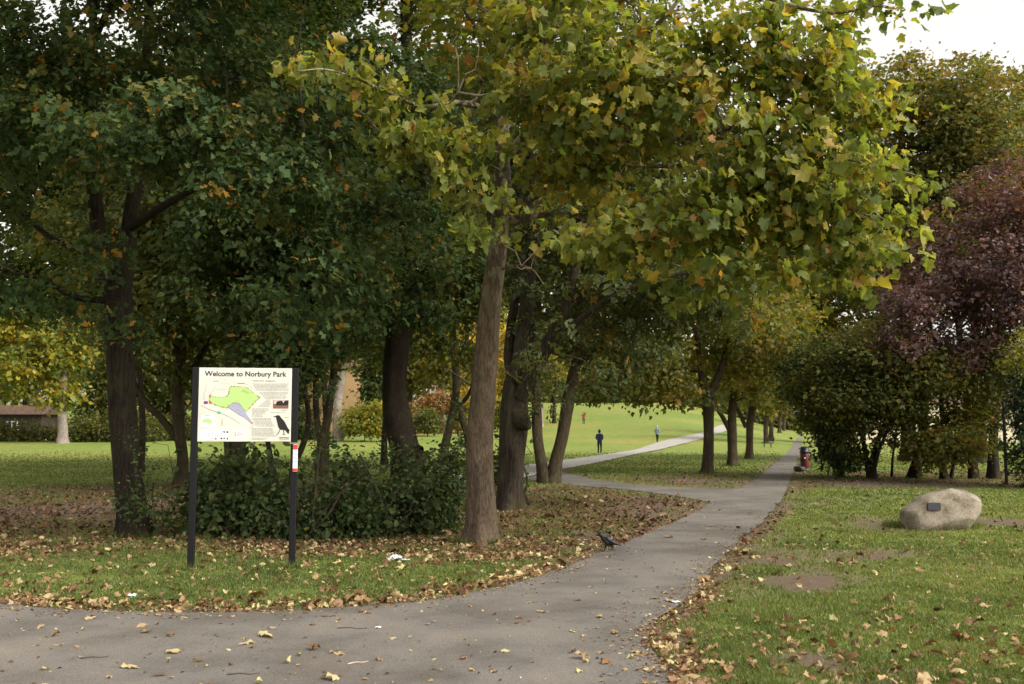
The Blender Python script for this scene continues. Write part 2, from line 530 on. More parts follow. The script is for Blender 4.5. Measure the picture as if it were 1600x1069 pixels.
def tree(name, label, cat, base, stems, lobes, leaf, size, n, m, bark, group=None, gens=((26, .05), (180, .018), (700, .006)),
         n_single=0, spread=0.22, odd=0.02, up=1.0, wild=0.6, ow=0.5, droop=0.4, seed=1, sides=16, ridge=0.16, flare=0.5, clump=0.22, warp=0.4, tw=4, wander=0.14, D=None, hang=0.0):
    rng = np.random.default_rng(seed)
    if D is None:
        b = G(*base); D = b[1]
    else:
        b = P(base[0], base[1], D); b[2] = gz(b[0], b[1])
    root = thing(name, label, cat, b, 0, group)
    S, SR = [], []
    for si, st in enumerate(stems):
        q = np.array([[*P(px, py, D + dd), w * .45 * (D + dd) / FPX] for px, py, dd, w in st])
        first = si == 0 or len(st[0]) > 4
        ground = si == 0 or abs(q[0, 2] - gz(q[0, 0], q[0, 1])) < 0.35
        if ground:
            q[0, 2] = gz(q[0, 0], q[0, 1]) - 0.12
        ln = np.sum(np.linalg.norm(np.diff(q[:, :3], axis=0), axis=1))
        step = 0.07 if D < 24 else 0.16 if D < 45 else 0.4
        nn = int(np.clip(ln / step, 8, 140))
        c = crom(q, nn)
        c[:, :3] += (np.stack([vnoise(np.arange(nn) * .05 + 5 * k, np.full(nn, seed + si * 3.1), 1, seed + k) for k in range(3)], 1) - .5) * min(.12, c[0, 3] * 0.8) * np.minimum(1, np.linspace(0, 4, nn))[:, None]
        V, F = tube(c[:, :3], np.maximum(c[:, 3], .004), sides if c[0, 3] > .06 else 10, ridge, seed * 5 + si, flare if ground else 0.0)
        nm = 'trunk' if si == 0 else ('stem' if ground else 'branch')
        link(nm, mesh_np(nm, V - b, F, None, [bark], True), root)
        keep = slice(int(nn * .35), None, 3) if si == 0 else slice(int(nn * .25), None, 3)
        S.append(c[keep, :3]); SR.append(c[keep, 3])
    S, SR = np.vstack(S), np.concatenate(SR)
    lob = np.array(lobes)
    wt = lob[:, 6] * (lob[:, 3] * lob[:, 5]) ** 0.9 * np.sqrt(lob[:, 4])
    wt /= wt.sum()
    VV, FF, off = [], [], 0
    cen = np.average(lob[:, :3], axis=0, weights=wt)
    for gi, (ng, rmax) in enumerate(gens):
        pick = rng.choice(len(lob), ng, p=wt)
        if gi == 0: pick[:len(lob)] = np.arange(len(lob))[:ng]
        d = rng.normal(size=(ng, 3)); d /= np.linalg.norm(d, axis=1, keepdims=True)
        rr = rng.random(ng) ** (0.8 if gi == 0 else 0.45)
        T = lob[pick, :3] + d * rr[:, None] * lob[pick, 3:6] * (.7 if gi == 0 else 1.0)
        T[:, 2] = np.maximum(T[:, 2], gz(T[:, 0], T[:, 1]) + 0.12)
        dv = T[:, None] - S[None]
        dist = np.linalg.norm(dv, axis=2)
        cost = dist * (1 + 0.55 * np.clip(-dv[:, :, 2] / np.maximum(dist, .01), 0, 1))
        k = np.argmin(cost, 1)
        p0, ln = S[k], dist[np.arange(ng), k]
        npts = 7 if gi < 2 else 5
        t = np.linspace(0, 1, npts)[None, :, None]
        p1 = (p0 + T) / 2 + np.array([0, 0, .14]) * ln[:, None] + rng.normal(size=(ng, 3)) * (.11 * ln[:, None])
        Q = p0[:, None] * (1 - t) ** 2 + 2 * p1[:, None] * t * (1 - t) + T[:, None] * t ** 2
        Q[:, 1:] += rng.normal(size=Q[:, 1:].shape) * (wander * .25 * ln[:, None, None])
        if hang and gi == len(gens) - 1: Q[:, :, 2] -= hang * ln[:, None] * t[:, :, 0] ** 2
        r0 = np.minimum(np.minimum(SR[k] * .75, rmax), .004 + ln * .03)
        RR = r0[:, None] * (1 - .72 * t[:, :, 0])
        v, f = tubes(Q, RR, 6 if gi == 0 else tw if gi == 1 else 3)
        VV.append(v - b); FF.append(f + off); off += len(v)
        S = np.vstack([S, Q[:, 2:].reshape(-1, 3)]); SR = np.concatenate([SR, RR[:, 2:].ravel()])
    link('twigs', mesh_np('twigs', np.vstack(VV), np.vstack(FF), None, [BK['twig'] if bark is not BK['plane'] else BK['plane_twig']], True), root)['kind'] = 'stuff'
    # leaves sit along the last twigs
    ng = len(Q)
    ti = rng.integers(0, ng, n)
    t = rng.uniform(.25, 1.05, n) * (npts - 1)
    i0 = np.clip(t.astype(int), 0, npts - 2); fr = (t - i0)[:, None]
    pos = Q[ti, i0] * (1 - fr) + Q[ti, i0 + 1] * fr + rng.normal(size=(n, 3)) * spread * np.array([1, 1, .6])
    pos[:, 2] = np.maximum(pos[:, 2], gz(pos[:, 0], pos[:, 1]) + 0.05)
    o = pos - cen; o /= np.maximum(np.linalg.norm(o, axis=1, keepdims=True), .1)
    R = orient(n, rng, up, wild, o, ow, droop)
    sz = size * np.clip(rng.lognormal(-.04, .30, n), .4, 1.8)
    cl = rng.normal(size=ng)[ti]
    rnd = np.clip(.42 + clump * cl * .6 + .16 * rng.normal(size=n), 0, .86)
    hot = rng.random(n) < odd * np.exp(.9 * rng.normal(size=ng))[ti]
    rnd[hot] = rng.uniform(.88, 1, hot.sum())
    if n_single:
        px, py, dep = project(pos)
        inf = (px > 5) & (px < 1595) & (py > 5) & (py < 1064)
        cell = (px // 14).astype(int) + 1000 * (py // 14).astype(int)
        order = np.lexsort((dep, cell))
        fi = np.ones(n, bool); fi[1:] = cell[order][1:] != cell[order][:-1]
        front = np.zeros(n, bool); front[order[fi]] = True
        face = np.abs(np.sum(R[:, :, 2] * (CAM - pos), 1)) / np.linalg.norm(CAM - pos, axis=1)
        score = np.where(inf & front, sz / dep * (.35 + face), 0)
        sel = np.zeros(n, bool); sel[np.argsort(-score)[:n_single]] = True
        leaf_objects('leaf', leaf, pos[sel] - b, R[sel], sz[sel], rnd[sel], m, root, rng=rng, warp=warp, stalk=.5 if leaf is T_PLANE else 0)
        pos, R, sz, rnd = pos[~sel], R[~sel], sz[~sel], rnd[~sel]
    scatter('crown', leaf, pos - b, R, sz, rnd, m, root, 'stuff', warp, rng)
    return root

# ------------------------------------------------------------------ paths and ground
def GW(lst): return [G(*p) for p in lst]
NEAR_L = [(-160, 938), (0, 945), (100, 952), (250, 958), (400, 957), (520, 951), (600, 946), (700, 935), (780, 919), (850, 900), (900, 880), (960, 856), (1005, 835), (1060, 814), (1114, 785)]
NEAR_R = [(1217, 787), (1190, 815), (1160, 840), (1140, 862), (1112, 885), (1095, 912), (1075, 940), (1028, 968), (1010, 992), (1037, 1035), (1047, 1066)]
nl, nr = GW(NEAR_L), GW(NEAR_R)
def rough_edge(pts, n, amp, seed):
    c = crom(np.array(pts), n)
    k = np.arange(n)
    c[:, 0] += (fbm(k * .31, k * 0 + seed, 1, seed) - .5) * amp
    c[:, 1] += (fbm(k * .31, k * 0 + seed + 9, 1, seed + 4) - .5) * amp
    return c
nl = rough_edge(nl, 110, .12, 3)
nr = rough_edge(nr, 80, .13, 5)
POLY_A = np.vstack([[(-40, 10.6, 0), (-14, 9.9, 0)], nl, nr, [(1.15, 5.6, 0), (1.4, 3, 0), (1.7, -6, 0), (-40, -6, 0)]])
B_L = crom(np.array(GW([(1112, 787), (1157, 763), (1190, 742), (1205, 730), (1225, 712), (1238, 697), (1245, 686), (1248.5, 679)])), 60)
B_R = crom(np.array(GW([(1218, 788), (1230, 762), (1238, 743), (1245, 722), (1249.5, 708), (1252, 696), (1253.5, 686), (1254, 679)])), 60)
C_LO = crom(np.array(GW([(1116, 786), (1050, 774), (979, 765), (929, 761), (872, 755), (815, 748)])), 30)
C_UP = crom(np.array(GW([(876, 735), (887, 740), (940, 751), (993, 757), (1082, 762), (1158, 763)])), 30)
POLY_C = np.vstack([C_LO, C_UP])
D_U = crom(np.array(GW([(640, 749), (770, 735), (815, 728), (880, 719), (933, 712), (1029, 691), (1096, 676), (1126, 664)])), 70)
D_L = crom(np.array(GW([(640, 772), (770, 755), (815, 747), (876, 734), (933, 723), (1029, 703), (1096, 686), (1135, 673), (1153, 664)])), 70)
POLY_B = np.vstack([B_L, B_R[::-1]])
POLY_D = np.vstack([D_U, D_L[::-1]])
POLYS = [POLY_A, POLY_B, POLY_C, POLY_D]
EDGES = [nl, nr, B_L, B_R, C_LO, C_UP, D_U, D_L]

def on_path(x, y):
    m = np.zeros(x.shape, bool)
    for p in POLYS: m |= inside(p, x, y)
    return m

def ell(px, py, rx, ry):
    c = G(px, py); D = c[1]
    return c[0], c[1], rx * D / FPX, ry * D * D / (FPX * CAMH)
BARE = [ell(*a) for a in [(1250, 905, 120, 26), (1275, 1035, 95, 40), (1385, 818, 75, 12), (1548, 812, 60, 9), (1190, 868, 60, 18), (1060, 802, 95, 30), (960, 845, 70, 16), (1330, 868, 120, 10), (90, 800, 170, 24), (1080, 752, 70, 7), (1400, 757, 170, 8), (750, 850, 60, 12)]]
UNDER = np.array(GW([(-200, 868), (150, 868), (470, 872), (640, 872), (770, 880), (900, 872), (960, 850), (1112, 786), (1040, 773), (930, 762), (860, 758), (790, 765), (640, 752), (300, 752), (-200, 765)]))
RIGHTL = np.array(GW([(1225, 757), (1243, 742), (1300, 735), (1700, 738), (1700, 768), (1480, 757), (1300, 758), (1235, 770)]))
MIDL = np.array(GW([(930, 744), (1100, 735), (1190, 735), (1157, 762), (1080, 761), (960, 752)]))

def cover(x, y):
    """bare soil and leaf litter at points of the ground, 0..1"""
    n1, n2 = fbm(x, y, 1.1, 11), fbm(x, y, .35, 21)
    d = seg_dist(EDGES[:2], x, y)
    wid = .34 + .62 * fbm(x, y, 2.2, 31)
    dirt = (1 - smooth(.25, 1.0, d / np.maximum(wid, .05))) * (.55 + .8 * n2)
    d2 = seg_dist(EDGES[2:6], x, y)
    dirt = np.maximum(dirt, (1 - smooth(.1, .8, d2)) * (.3 + n2))
    for cx, cy, rx, ry in BARE:
        q = np.hypot((x - cx) / rx, (y - cy) / ry)
        dirt = np.maximum(dirt, (1 - smooth(.4, 1.45, q + (n1 - .5) * 1.5 + (n2 - .5) * 1.3)) * (.5 + n2))
    thin = smooth(.52, .72, fbm(x, y, 2.1, 91)) * smooth(.35, .6, n2) * .85 * (1 - smooth(24, 34, y))
    dirt = np.clip(np.maximum(dirt, thin), 0, 1)
    lit = np.zeros(x.shape)
    for poly, a in ((UNDER, 1.0), (RIGHTL, 1.0), (MIDL, .8)):
        ins = inside(poly, x, y)
        e = seg_dist([np.vstack([poly, poly[:1]])], x, y)
        sg = np.where(ins, e, -e)
        lit = np.maximum(lit, a * smooth(-.6, .9, sg + (n1 - .5) * 2.2))
    return dirt, lit * (.45 + .75 * fbm(x, y, 1.7, 41)).clip(0, 1)

def grow_axis(lo, hi, fine_lo, fine_hi, step, k):
    a = list(np.arange(fine_lo, fine_hi, step))
    s, v = step, a[-1]
    while v < hi: s *= k; v += s; a.append(v)
    s, v, pre = step, a[0], []
    while v > lo: s *= k; v -= s; pre.append(v)
    return np.array(pre[::-1] + a)
gx = grow_axis(-900, 900, -8.5, 9.5, .10, 1.09)
gy = grow_axis(-60, 1500, 5.5, 24, .11, 1.035)
X, Y = np.meshgrid(gx, gy, indexing='xy')
xf, yf = X.ravel(), Y.ravel()
dirt, lit = np.zeros(xf.size), np.zeros(xf.size)
nearm = (yf > 3) & (yf < 60) & (np.abs(xf) < 35)
dirt[nearm], lit[nearm] = cover(xf[nearm], yf[nearm])
onp = on_path(xf, yf)
# the tufted surface of the lawn sits above the worn soil; the paths lie in shallow trays
zf = gz(xf, yf)
nearz = (yf < 40)
zf = zf + np.where(nearz, (fbm(xf, yf, .6, 51) - .5) * .05 * (1 - dirt) * smooth(0, .5, np.where(nearm, seg_dist(EDGES[:2], xf, yf), 1)), 0)
zf = np.where(onp, gz(xf, yf) - np.where(yf > 50, .10, .04), zf - .006)
ny, nx = X.shape
i = (np.arange(ny - 1)[:, None] * nx + np.arange(nx - 1)[None]).ravel()
F = np.stack([i, i + 1, i + nx + 1, i + nx], -1)

m, n, l, out = new_mat('lawn')
b = n.new('ShaderNodeBsdfPrincipled'); b.inputs['Roughness'].default_value = .9; b.inputs['Specular IOR Level'].default_value = .12
fine = tex(n, l, 'noise', 55.0, 5, .75)
mid = tex(n, l, 'noise', 1.6, 5, .6)
big = tex(n, l, 'noise', .055, 4, .6)
rf = ramp(n, [(.25, (.095, .135, .030)), (.5, (.185, .230, .052)), (.78, (.28, .31, .095))])
l.new(fine.outputs['Fac'], rf.inputs[0])
rm = ramp(n, [(.32, (.72, .78, .7)), (.68, (1.22, 1.12, 1.1))])
l.new(mid.outputs['Fac'], rm.inputs[0])
rb = ramp(n, [(.35, (.80, .92, .82)), (.5, (1.0, 1.0, 1.0)), (.65, (1.3, 1.04, 1.15))])
l.new(big.outputs['Fac'], rb.inputs[0])
def mulc(a, bb, f=1.0):
    x = n.new('ShaderNodeMix'); x.data_type = 'RGBA'; x.blend_type = 'MULTIPLY'; x.inputs['Factor'].default_value = f
    l.new(a, x.inputs['A']); l.new(bb, x.inputs['B']); return x.outputs['Result']
grass_c = mulc(mulc(rf.outputs[0], rm.outputs[0]), rb.outputs[0])
soil_t = tex(n, l, 'noise', 34.0, 6, .8)
soil = ramp(n, [(.3, (.085, .058, .040)), (.55, (.165, .120, .085)), (.75, (.26, .20, .145))])
l.new(soil_t.outputs['Fac'], soil.inputs[0])
lit_t = tex(n, l, 'noise', 26.0, 5, .8)
litc = ramp(n, [(.3, (.045, .027, .018)), (.5, (.105, .058, .034)), (.68, (.21, .125, .065))])
l.new(lit_t.outputs['Fac'], litc.inputs[0])
def mixa(a, bb, attr):
    at = n.new('ShaderNodeAttribute'); at.attribute_name = attr
    x = n.new('ShaderNodeMix'); x.data_type = 'RGBA'
    l.new(at.outputs['Fac'], x.inputs['Factor']); l.new(a, x.inputs['A']); l.new(bb, x.inputs['B']); return x.outputs['Result']
c = mixa(mixa(grass_c, litc.outputs[0], 'lit'), soil.outputs[0], 'dirt')
l.new(c, b.inputs['Base Color'])
bump(n, l, fine.outputs['Fac'], .8, .03, b)
l.new(b.outputs[0], out.inputs[0])
ground = link('ground', mesh_np('ground', np.column_stack([xf, yf, zf]), F, None, [m], True, {'dirt': dirt, 'lit': lit}))
tag(ground, 'green park lawn with worn soil and fallen leaves', 'ground', kind='structure')

m, n, l, out = new_mat('asphalt')
b = n.new('ShaderNodeBsdfPrincipled'); b.inputs['Roughness'].default_value = .85; b.inputs['Specular IOR Level'].default_value = .25
grit = tex(n, l, 'noise', 95.0, 4, .85, vec=1)
blot = tex(n, l, 'noise', 1.1, 6, .65, vec=1)
vor = tex(n, l, 'voronoi', 42.0, vec=1)
r1 = ramp(n, [(.3, (.068, .061, .055)), (.5, (.143, .129, .116)), (.72, (.285, .260, .234))])
l.new(grit.outputs['Fac'], r1.inputs[0])
r2 = ramp(n, [(.3, (.70, .68, .66)), (.5, (1.0, .99, .98)), (.72, (1.24, 1.20, 1.14))])
l.new(blot.outputs['Fac'], r2.inputs[0])
r3 = ramp(n, [(.10, (1.45, 1.4, 1.3)), (.2, (1, 1, 1))])
l.new(vor.outputs['Distance'], r3.inputs[0])
crk = tex(n, l, 'voronoi', .55, vec=1); crk.feature = 'DISTANCE_TO_EDGE'
r4 = ramp(n, [(.0, (.3, .27, .24)), (.008, (1, 1, 1))])
l.new(crk.outputs['Distance'], r4.inputs[0])
c = mulc(mulc(mulc(r1.outputs[0], r2.outputs[0]), r3.outputs[0]), r4.outputs[0], .10)
stain = tex(n, l, 'noise', .45, 5, .6, vec=1)
r5 = ramp(n, [(.38, (.74, .71, .67)), (.5, (1, 1, 1)), (.64, (1.12, 1.1, 1.05))])
l.new(stain.outputs['Fac'], r5.inputs[0])
c = mulc(c, r5.outputs[0])
l.new(c, b.inputs['Base Color'])
bump(n, l, grit.outputs['Fac'], .5, .006, b)
l.new(b.outputs[0], out.inputs[0])
ASPH = m

def poly_sheet(name, poly, z):
    bm = bmesh.new()
    vs = [bm.verts.new((p[0], p[1], z)) for p in poly]
    f = bm.faces.new(vs)
    if f.normal.z < 0: f.normal_flip()
    bmesh.ops.triangulate(bm, faces=[f])
    return tag(bm_obj(name, bm, ASPH), kind='structure')
def strip_sheet(name, A, B, z, k=5):
    t = np.linspace(0, 1, k)[None, :, None]
    V = A[:, None] * (1 - t) + B[:, None] * t
    V = V.reshape(-1, 3); V[:, 2] = gz(V[:, 0], V[:, 1]) + z
    nn = len(A)
    i = (np.arange(nn - 1)[:, None] * k + np.arange(k - 1)[None]).ravel()
    F = np.stack([i, i + 1, i + k + 1, i + k], -1)
    return tag(link(name, mesh_np(name, V, F, None, [ASPH])), kind='structure')
poly_sheet('path', POLY_A, .008)
strip_sheet('path', B_L, B_R, .004)
poly_sheet('path', POLY_C, .000)
WORN = plain('worn_pale_tarmac', (.33, .305, .275), .9, 0, .2, .14, .6)
dp = strip_sheet('path', D_U, D_L, .012)
dp.data.materials.clear(); dp.data.materials.append(WORN)

# ------------------------------------------------------------------ grass
KEEP_OUT = []          # (x, y, r) where trunks, boulder, posts stand
def frustum_points(n, y0, y1, power, rng, margin=.8):
    u = rng.random(n)
    a, bq = y0 ** (1 - power), y1 ** (1 - power)
    y = (a + u * (bq - a)) ** (1 / (1 - power))
    x = rng.uniform(-1, 1, n) * (y * .53 + margin)
    return x, y
rng = np.random.default_rng(21)
gxp, gyp = frustum_points(820000, 5.0, 85, 1.72, rng, 2.2)
msk = ~on_path(gxp, gyp)
gxp, gyp = gxp[msk], gyp[msk]
dd, ll = cover(gxp, gyp)
tuft = fbm(gxp, gyp, .28, 61)
keep = rng.random(len(gxp)) < np.clip(1.25 - 1.25 * dd, 0, 1) * np.clip(1 - .80 * ll, .05, 1) * (.35 + 1.2 * tuft) * (1 - .97 * smooth(42, 84, gyp + 14 * (fbm(gxp, gyp, 9, 66) - .5)))
gxp, gyp, tuft = gxp[keep], gyp[keep], tuft[keep]
ng = len(gxp)
h = (.018 + .038 * tuft ** 1.6) * rng.uniform(.55, 1.35, ng) * (1 + .012 * gyp)
tall = rng.random(ng) < .012; h[tall] *= 2.0
wd = np.maximum(.0045, .00062 * gyp) * rng.uniform(.7, 1.5, ng)
a = rng.uniform(0, 2 * np.pi, ng)
lean = h * rng.uniform(.2, 1.1, ng)
la = rng.uniform(0, 2 * np.pi, ng)
base = np.column_stack([gxp, gyp, gz(gxp, gyp) - .004])
side = np.column_stack([np.cos(a), np.sin(a), np.zeros(ng)]) * wd[:, None]
tip = base + np.column_stack([np.cos(la) * lean, np.sin(la) * lean, h])
V = np.stack([base - side, base + side, tip], 1).reshape(-1, 3)
F = np.arange(3 * ng).reshape(-1, 3)
gr = np.clip(.42 + .75 * (fbm(gxp, gyp, 2.4, 71) - .5) + .5 * (fbm(gxp, gyp, .5, 77) - .5) + .15 * rng.normal(size=ng), 0, .92)
dry = rng.random(ng) < .05; gr[dry] = rng.uniform(.88, 1, dry.sum())
# longer uncut grass where the mower cannot reach: round the boulder, the sign posts and the trunk feet
FX, FY = [], []
for (px, py, rx, ry, cnt) in [(1470, 826, .70, .50, 1500), (298, 891, .07, .07, 130), (456, 888, .07, .07, 130), (750, 848, .30, .28, 420), (211, 838, .32, .30, 300), (1105, 740, .32, .3, 200), (1144, 728, .36, .3, 160)]:
    cgr = G(px, py); tt = rng.uniform(0, 2 * np.pi, cnt); q = 1 + np.abs(rng.normal(size=cnt)) * .10
    FX.append(cgr[0] + np.cos(tt) * rx * q); FY.append(cgr[1] + (-.0 if rx < .6 else .42) + np.sin(tt) * ry * q)
FX, FY = np.concatenate(FX), np.concatenate(FY)
nfx = len(FX)
hh = rng.uniform(.05, .13, nfx); ww = np.maximum(.004, .0005 * FY); aa = rng.uniform(0, 6.28, nfx); la2 = rng.uniform(0, 6.28, nfx)
bs = np.column_stack([FX, FY, gz(FX, FY) - .004]); sd = np.column_stack([np.cos(aa), np.sin(aa), 0 * aa]) * ww[:, None]
tp = bs + np.column_stack([np.cos(la2) * hh * .5, np.sin(la2) * hh * .5, hh])
V = np.vstack([V, np.stack([bs - sd, bs + sd, tp], 1).reshape(-1, 3)])
F = np.arange(len(V)).reshape(-1, 3)
gr = np.concatenate([gr, np.clip(.4 + .2 * rng.normal(size=nfx), 0, .95)])
o = link('grass', mesh_np('grass', V, F, np.repeat(gr, 3), [LM['grass']]))
tag(o, 'short green lawn grass beside the grey path', 'grass', kind='stuff')

# ------------------------------------------------------------------ fallen leaves
rng = np.random.default_rng(33)
x1, y1 = frustum_points(190000, 6.0, 60, 1.35, rng)
op = on_path(x1, y1)
dd, ll = cover(x1, y1)
de = seg_dist(EDGES[:1], x1, y1)
dr = seg_dist(EDGES[1:2], x1, y1)
right = x1 > np.interp(y1, nr[::-1, 1], nr[::-1, 0])
drift = np.exp(-((de - .22) / .25) ** 2) * np.where(y1 < 13, 1.0, .6) * (~right)
drift2 = np.exp(-((dr - .12) / .2) ** 2) * right
den = .017 + ll * .42 + drift * .42 * (.2 + fbm(x1, y1, .8, 81)) + drift2 * .15 + 0.030 * (right & (y1 < 24)) * smooth(.42, .62, fbm(x1, y1, 1.2, 83)) + .04 * (y1 < 14) * (~right)
den = np.where(op, .004 + .035 * np.exp(-de / .2) + .03 * np.exp(-dr / .15), den)
den = np.where(y1 > 30, den * .7 + .01, den)
k = rng.random(len(x1)) < den
x1, y1, op, ll, right, de = x1[k], y1[k], op[k], ll[k], right[k], de[k]
nf = len(x1)
sz = np.clip(rng.lognormal(math.log(.052), .38, nf), .02, .14)
sz = np.where(op, sz * .8, sz)
sz = np.where((ll > .35), sz * 1.02, sz)
z1 = gz(x1, y1) + np.where(op, .016, .006 + .03 * rng.random(nf) * (1 - .5 * ll))
Rf = orient(nf, rng, 1.0, .5, None, 0, 0.0)
Rw = orient(nf, rng, 1.0, .10, None, 0, 0.0)
Rf = np.where(op[:, None, None], Rw, Rf)
cr = np.clip(.46 + .28 * rng.normal(size=nf), 0, 1)
cr = np.where(op, np.clip(cr + .18, 0, 1), cr)
posf = np.column_stack([x1, y1, z1])
# hand-placed leaves on the tarmac that stand out in the view: pixel, size, colour, label
ONPATH = [
 (415, 996, .20, 1.0, 'large folded pale yellow-green plane leaf lying alone on near tarmac'),
 (386, 1008, .13, .95, 'pale yellow leaf just below the large folded leaf on the tarmac'),
 (272, 1022, .14, .92, 'pale spiky yellow leaf on the tarmac below the sign'),
 (203, 1046, .15, .95, 'curled pale yellow leaf near the bottom edge of the tarmac'),
 (222, 980, .09, .85, 'small rolled green-tan leaf close to the leaf drift under the sign'),
 (228, 990, .09, .45, 'small orange-brown curled leaf on tarmac below the rolled green-tan leaf'),
 (311, 1035, .07, .3, 'small rust-orange leaf right of the pale spiky leaf on tarmac'),
 (250, 1058, .09, .35, 'flat brown leaf at the bottom of the tarmac'),
 (530, 1025, .09, .85, 'small cream curled leaf alone in the middle of the tarmac'),
 (613, 1000, .08, .95, 'small yellow leaf on tarmac in line with the plane trunk'),
 (847, 958, .13, .75, 'flat tan leaf on the path bend nearest the crow'),
 (903, 940, .10, .3, 'orange-brown curled leaf on the path below the crow'),
 (937, 966, .12, .8, 'yellowish tan leaf on the path left of the lawn point'),
 (1047, 941, .15, .8, 'pale cream curled leaf at the tarmac edge by the lawn point'),
 (1024, 937, .10, .6, 'thin tan leaf beside the pale cream curled leaf'),
 (1100, 844, .16, .55, 'tan curled leaf high on the narrow path'),
 (1110, 823, .13, .5, 'small tan leaf on the path past the curled one'),
 (1046, 841, .15, .5, 'brown leaf on the path right of the crow'),
 (140, 968, .11, .9, 'small yellow leaf on tarmac near the left leaf drift'),
 (63, 982, .10, .8, 'cream leaf on the far left tarmac'),
 (92, 1010, .07, .75, 'tiny pale leaf on the left tarmac below the cream one'),
 (1003, 985, .12, .45, 'brown curled leaf against the tip of the lawn point'),
 (640, 997, .06, .9, 'tiny cream leaf beside the yellow one on tarmac'),
 (668, 978, .07, .85, 'small pale leaf on tarmac below the verge')]
grp = 'loose leaves on the tarmac'
fl_mesh = []
for v in range(12):
    V = T_PLANE[0].copy()
    V[:, 2] = V[:, 2] * (1.6 + 1.4 * rng.normal()) + .13 * rng.normal(size=len(V))
    V[:, :2] += .06 * rng.normal(size=(len(V), 2))
    V[:, 0] *= rng.uniform(.4, 1.0)
    V[:, :2] -= V[:, :2].mean(0)
    V[:, 2] -= V[:, 2].min()
    kx = len(V)
    V = np.vstack([V, [(-.015, -.35, .02), (.015, -.35, .02), (.05 * rng.normal(), -.85, .1)]])
    fl_mesh.append((V, np.vstack([T_PLANE[1], [(kx, kx + 1, kx + 2)]])))
def fallen(i, s, c, p, R, label, group):
    V, F = fl_mesh[i]
    key = f'{i}_{int(c * 8)}'
    if key not in fallen.cache:
        fallen.cache[key] = mesh_np('fallen_leaf', V, F, np.full(len(V), (int(c * 8) + .5) / 9), [LM['fallen']])
    o = link('fallen_leaf', fallen.cache[key])
    M = np.eye(4); M[:3, :3] = R * s; M[:3, 3] = p
    o.matrix_world = Matrix(M.tolist())
    return tag(o, label, 'leaf', group)
fallen.cache = {}
for q, (px, py, s, c, lab) in enumerate(ONPATH):
    p = G(px, py); p[2] += .010
    Rr = orient(1, rng, 1, .03, None, 0, 0)[0]; Rr[:, 2] *= .38
    fallen(q % 12, s, c, p, Rr, lab, grp)
px, py, dep = project(posf)
score = np.where((px > 0) & (px < 1600) & (py < 1069), sz / dep, 0)
sel = np.argsort(-score)[:276]
sm = np.zeros(nf, bool); sm[sel] = True
for q in sel:
    p = posf[q].copy(); p[2] -= .008 if op[q] else .012
    tone = 'brown' if cr[q] < .33 else 'tan' if cr[q] < .66 else 'pale cream'
    if op[q]: lab, gg = f'small {tone} leaf scrap loose on the near tarmac', f'small {tone} leaf scraps on the tarmac'
    elif right[q]: lab, gg = f'{tone} fallen plane leaf in the grass on the boulder side of the path', f'{tone} leaves on the lawn by the boulder'
    elif de[q] < .6: lab, gg = f'{tone} fallen leaf in the drift along the verge edge below the sign', f'{tone} leaves in the verge drift'
    else: lab, gg = f'{tone} fallen leaf in the grass strip round the sign posts', f'{tone} leaves round the sign posts'
    fallen(int(rng.integers(0, 12)), sz[q], cr[q], p, Rf[q], lab, gg)
rest = ~sm
neark = rest & (y1 < 16)
fark = rest & (y1 >= 16)
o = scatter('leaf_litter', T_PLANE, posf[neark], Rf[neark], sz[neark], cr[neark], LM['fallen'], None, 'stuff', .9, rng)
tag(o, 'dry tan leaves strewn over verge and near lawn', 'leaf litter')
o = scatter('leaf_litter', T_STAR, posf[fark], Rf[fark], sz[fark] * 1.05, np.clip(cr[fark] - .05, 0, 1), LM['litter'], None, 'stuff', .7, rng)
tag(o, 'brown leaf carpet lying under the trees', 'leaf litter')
# crumbs of leaf and twig along the tarmac edge
nc = 16000
xa, ya = frustum_points(nc * 6, 6.2, 30, 1.3, rng)
da = seg_dist(EDGES[:2], xa, ya)
kk = rng.random(len(xa)) < np.exp(-da / .16) * .8 + .02 * on_path(xa, ya)
xa, ya = xa[kk], ya[kk]
o = scatter('leaf_crumbs', T_KITE, np.column_stack([xa, ya, gz(xa, ya) + .014]), orient(len(xa), rng, 1, .2, None, 0, 0), rng.uniform(.012, .045, len(xa)), np.clip(.35 + .3 * rng.normal(size=len(xa)), 0, 1), LM['fallen'], None, 'stuff', .4, rng)
tag(o, 'crumbled brown leaf fragments along the tarmac edge', 'leaf crumbs')

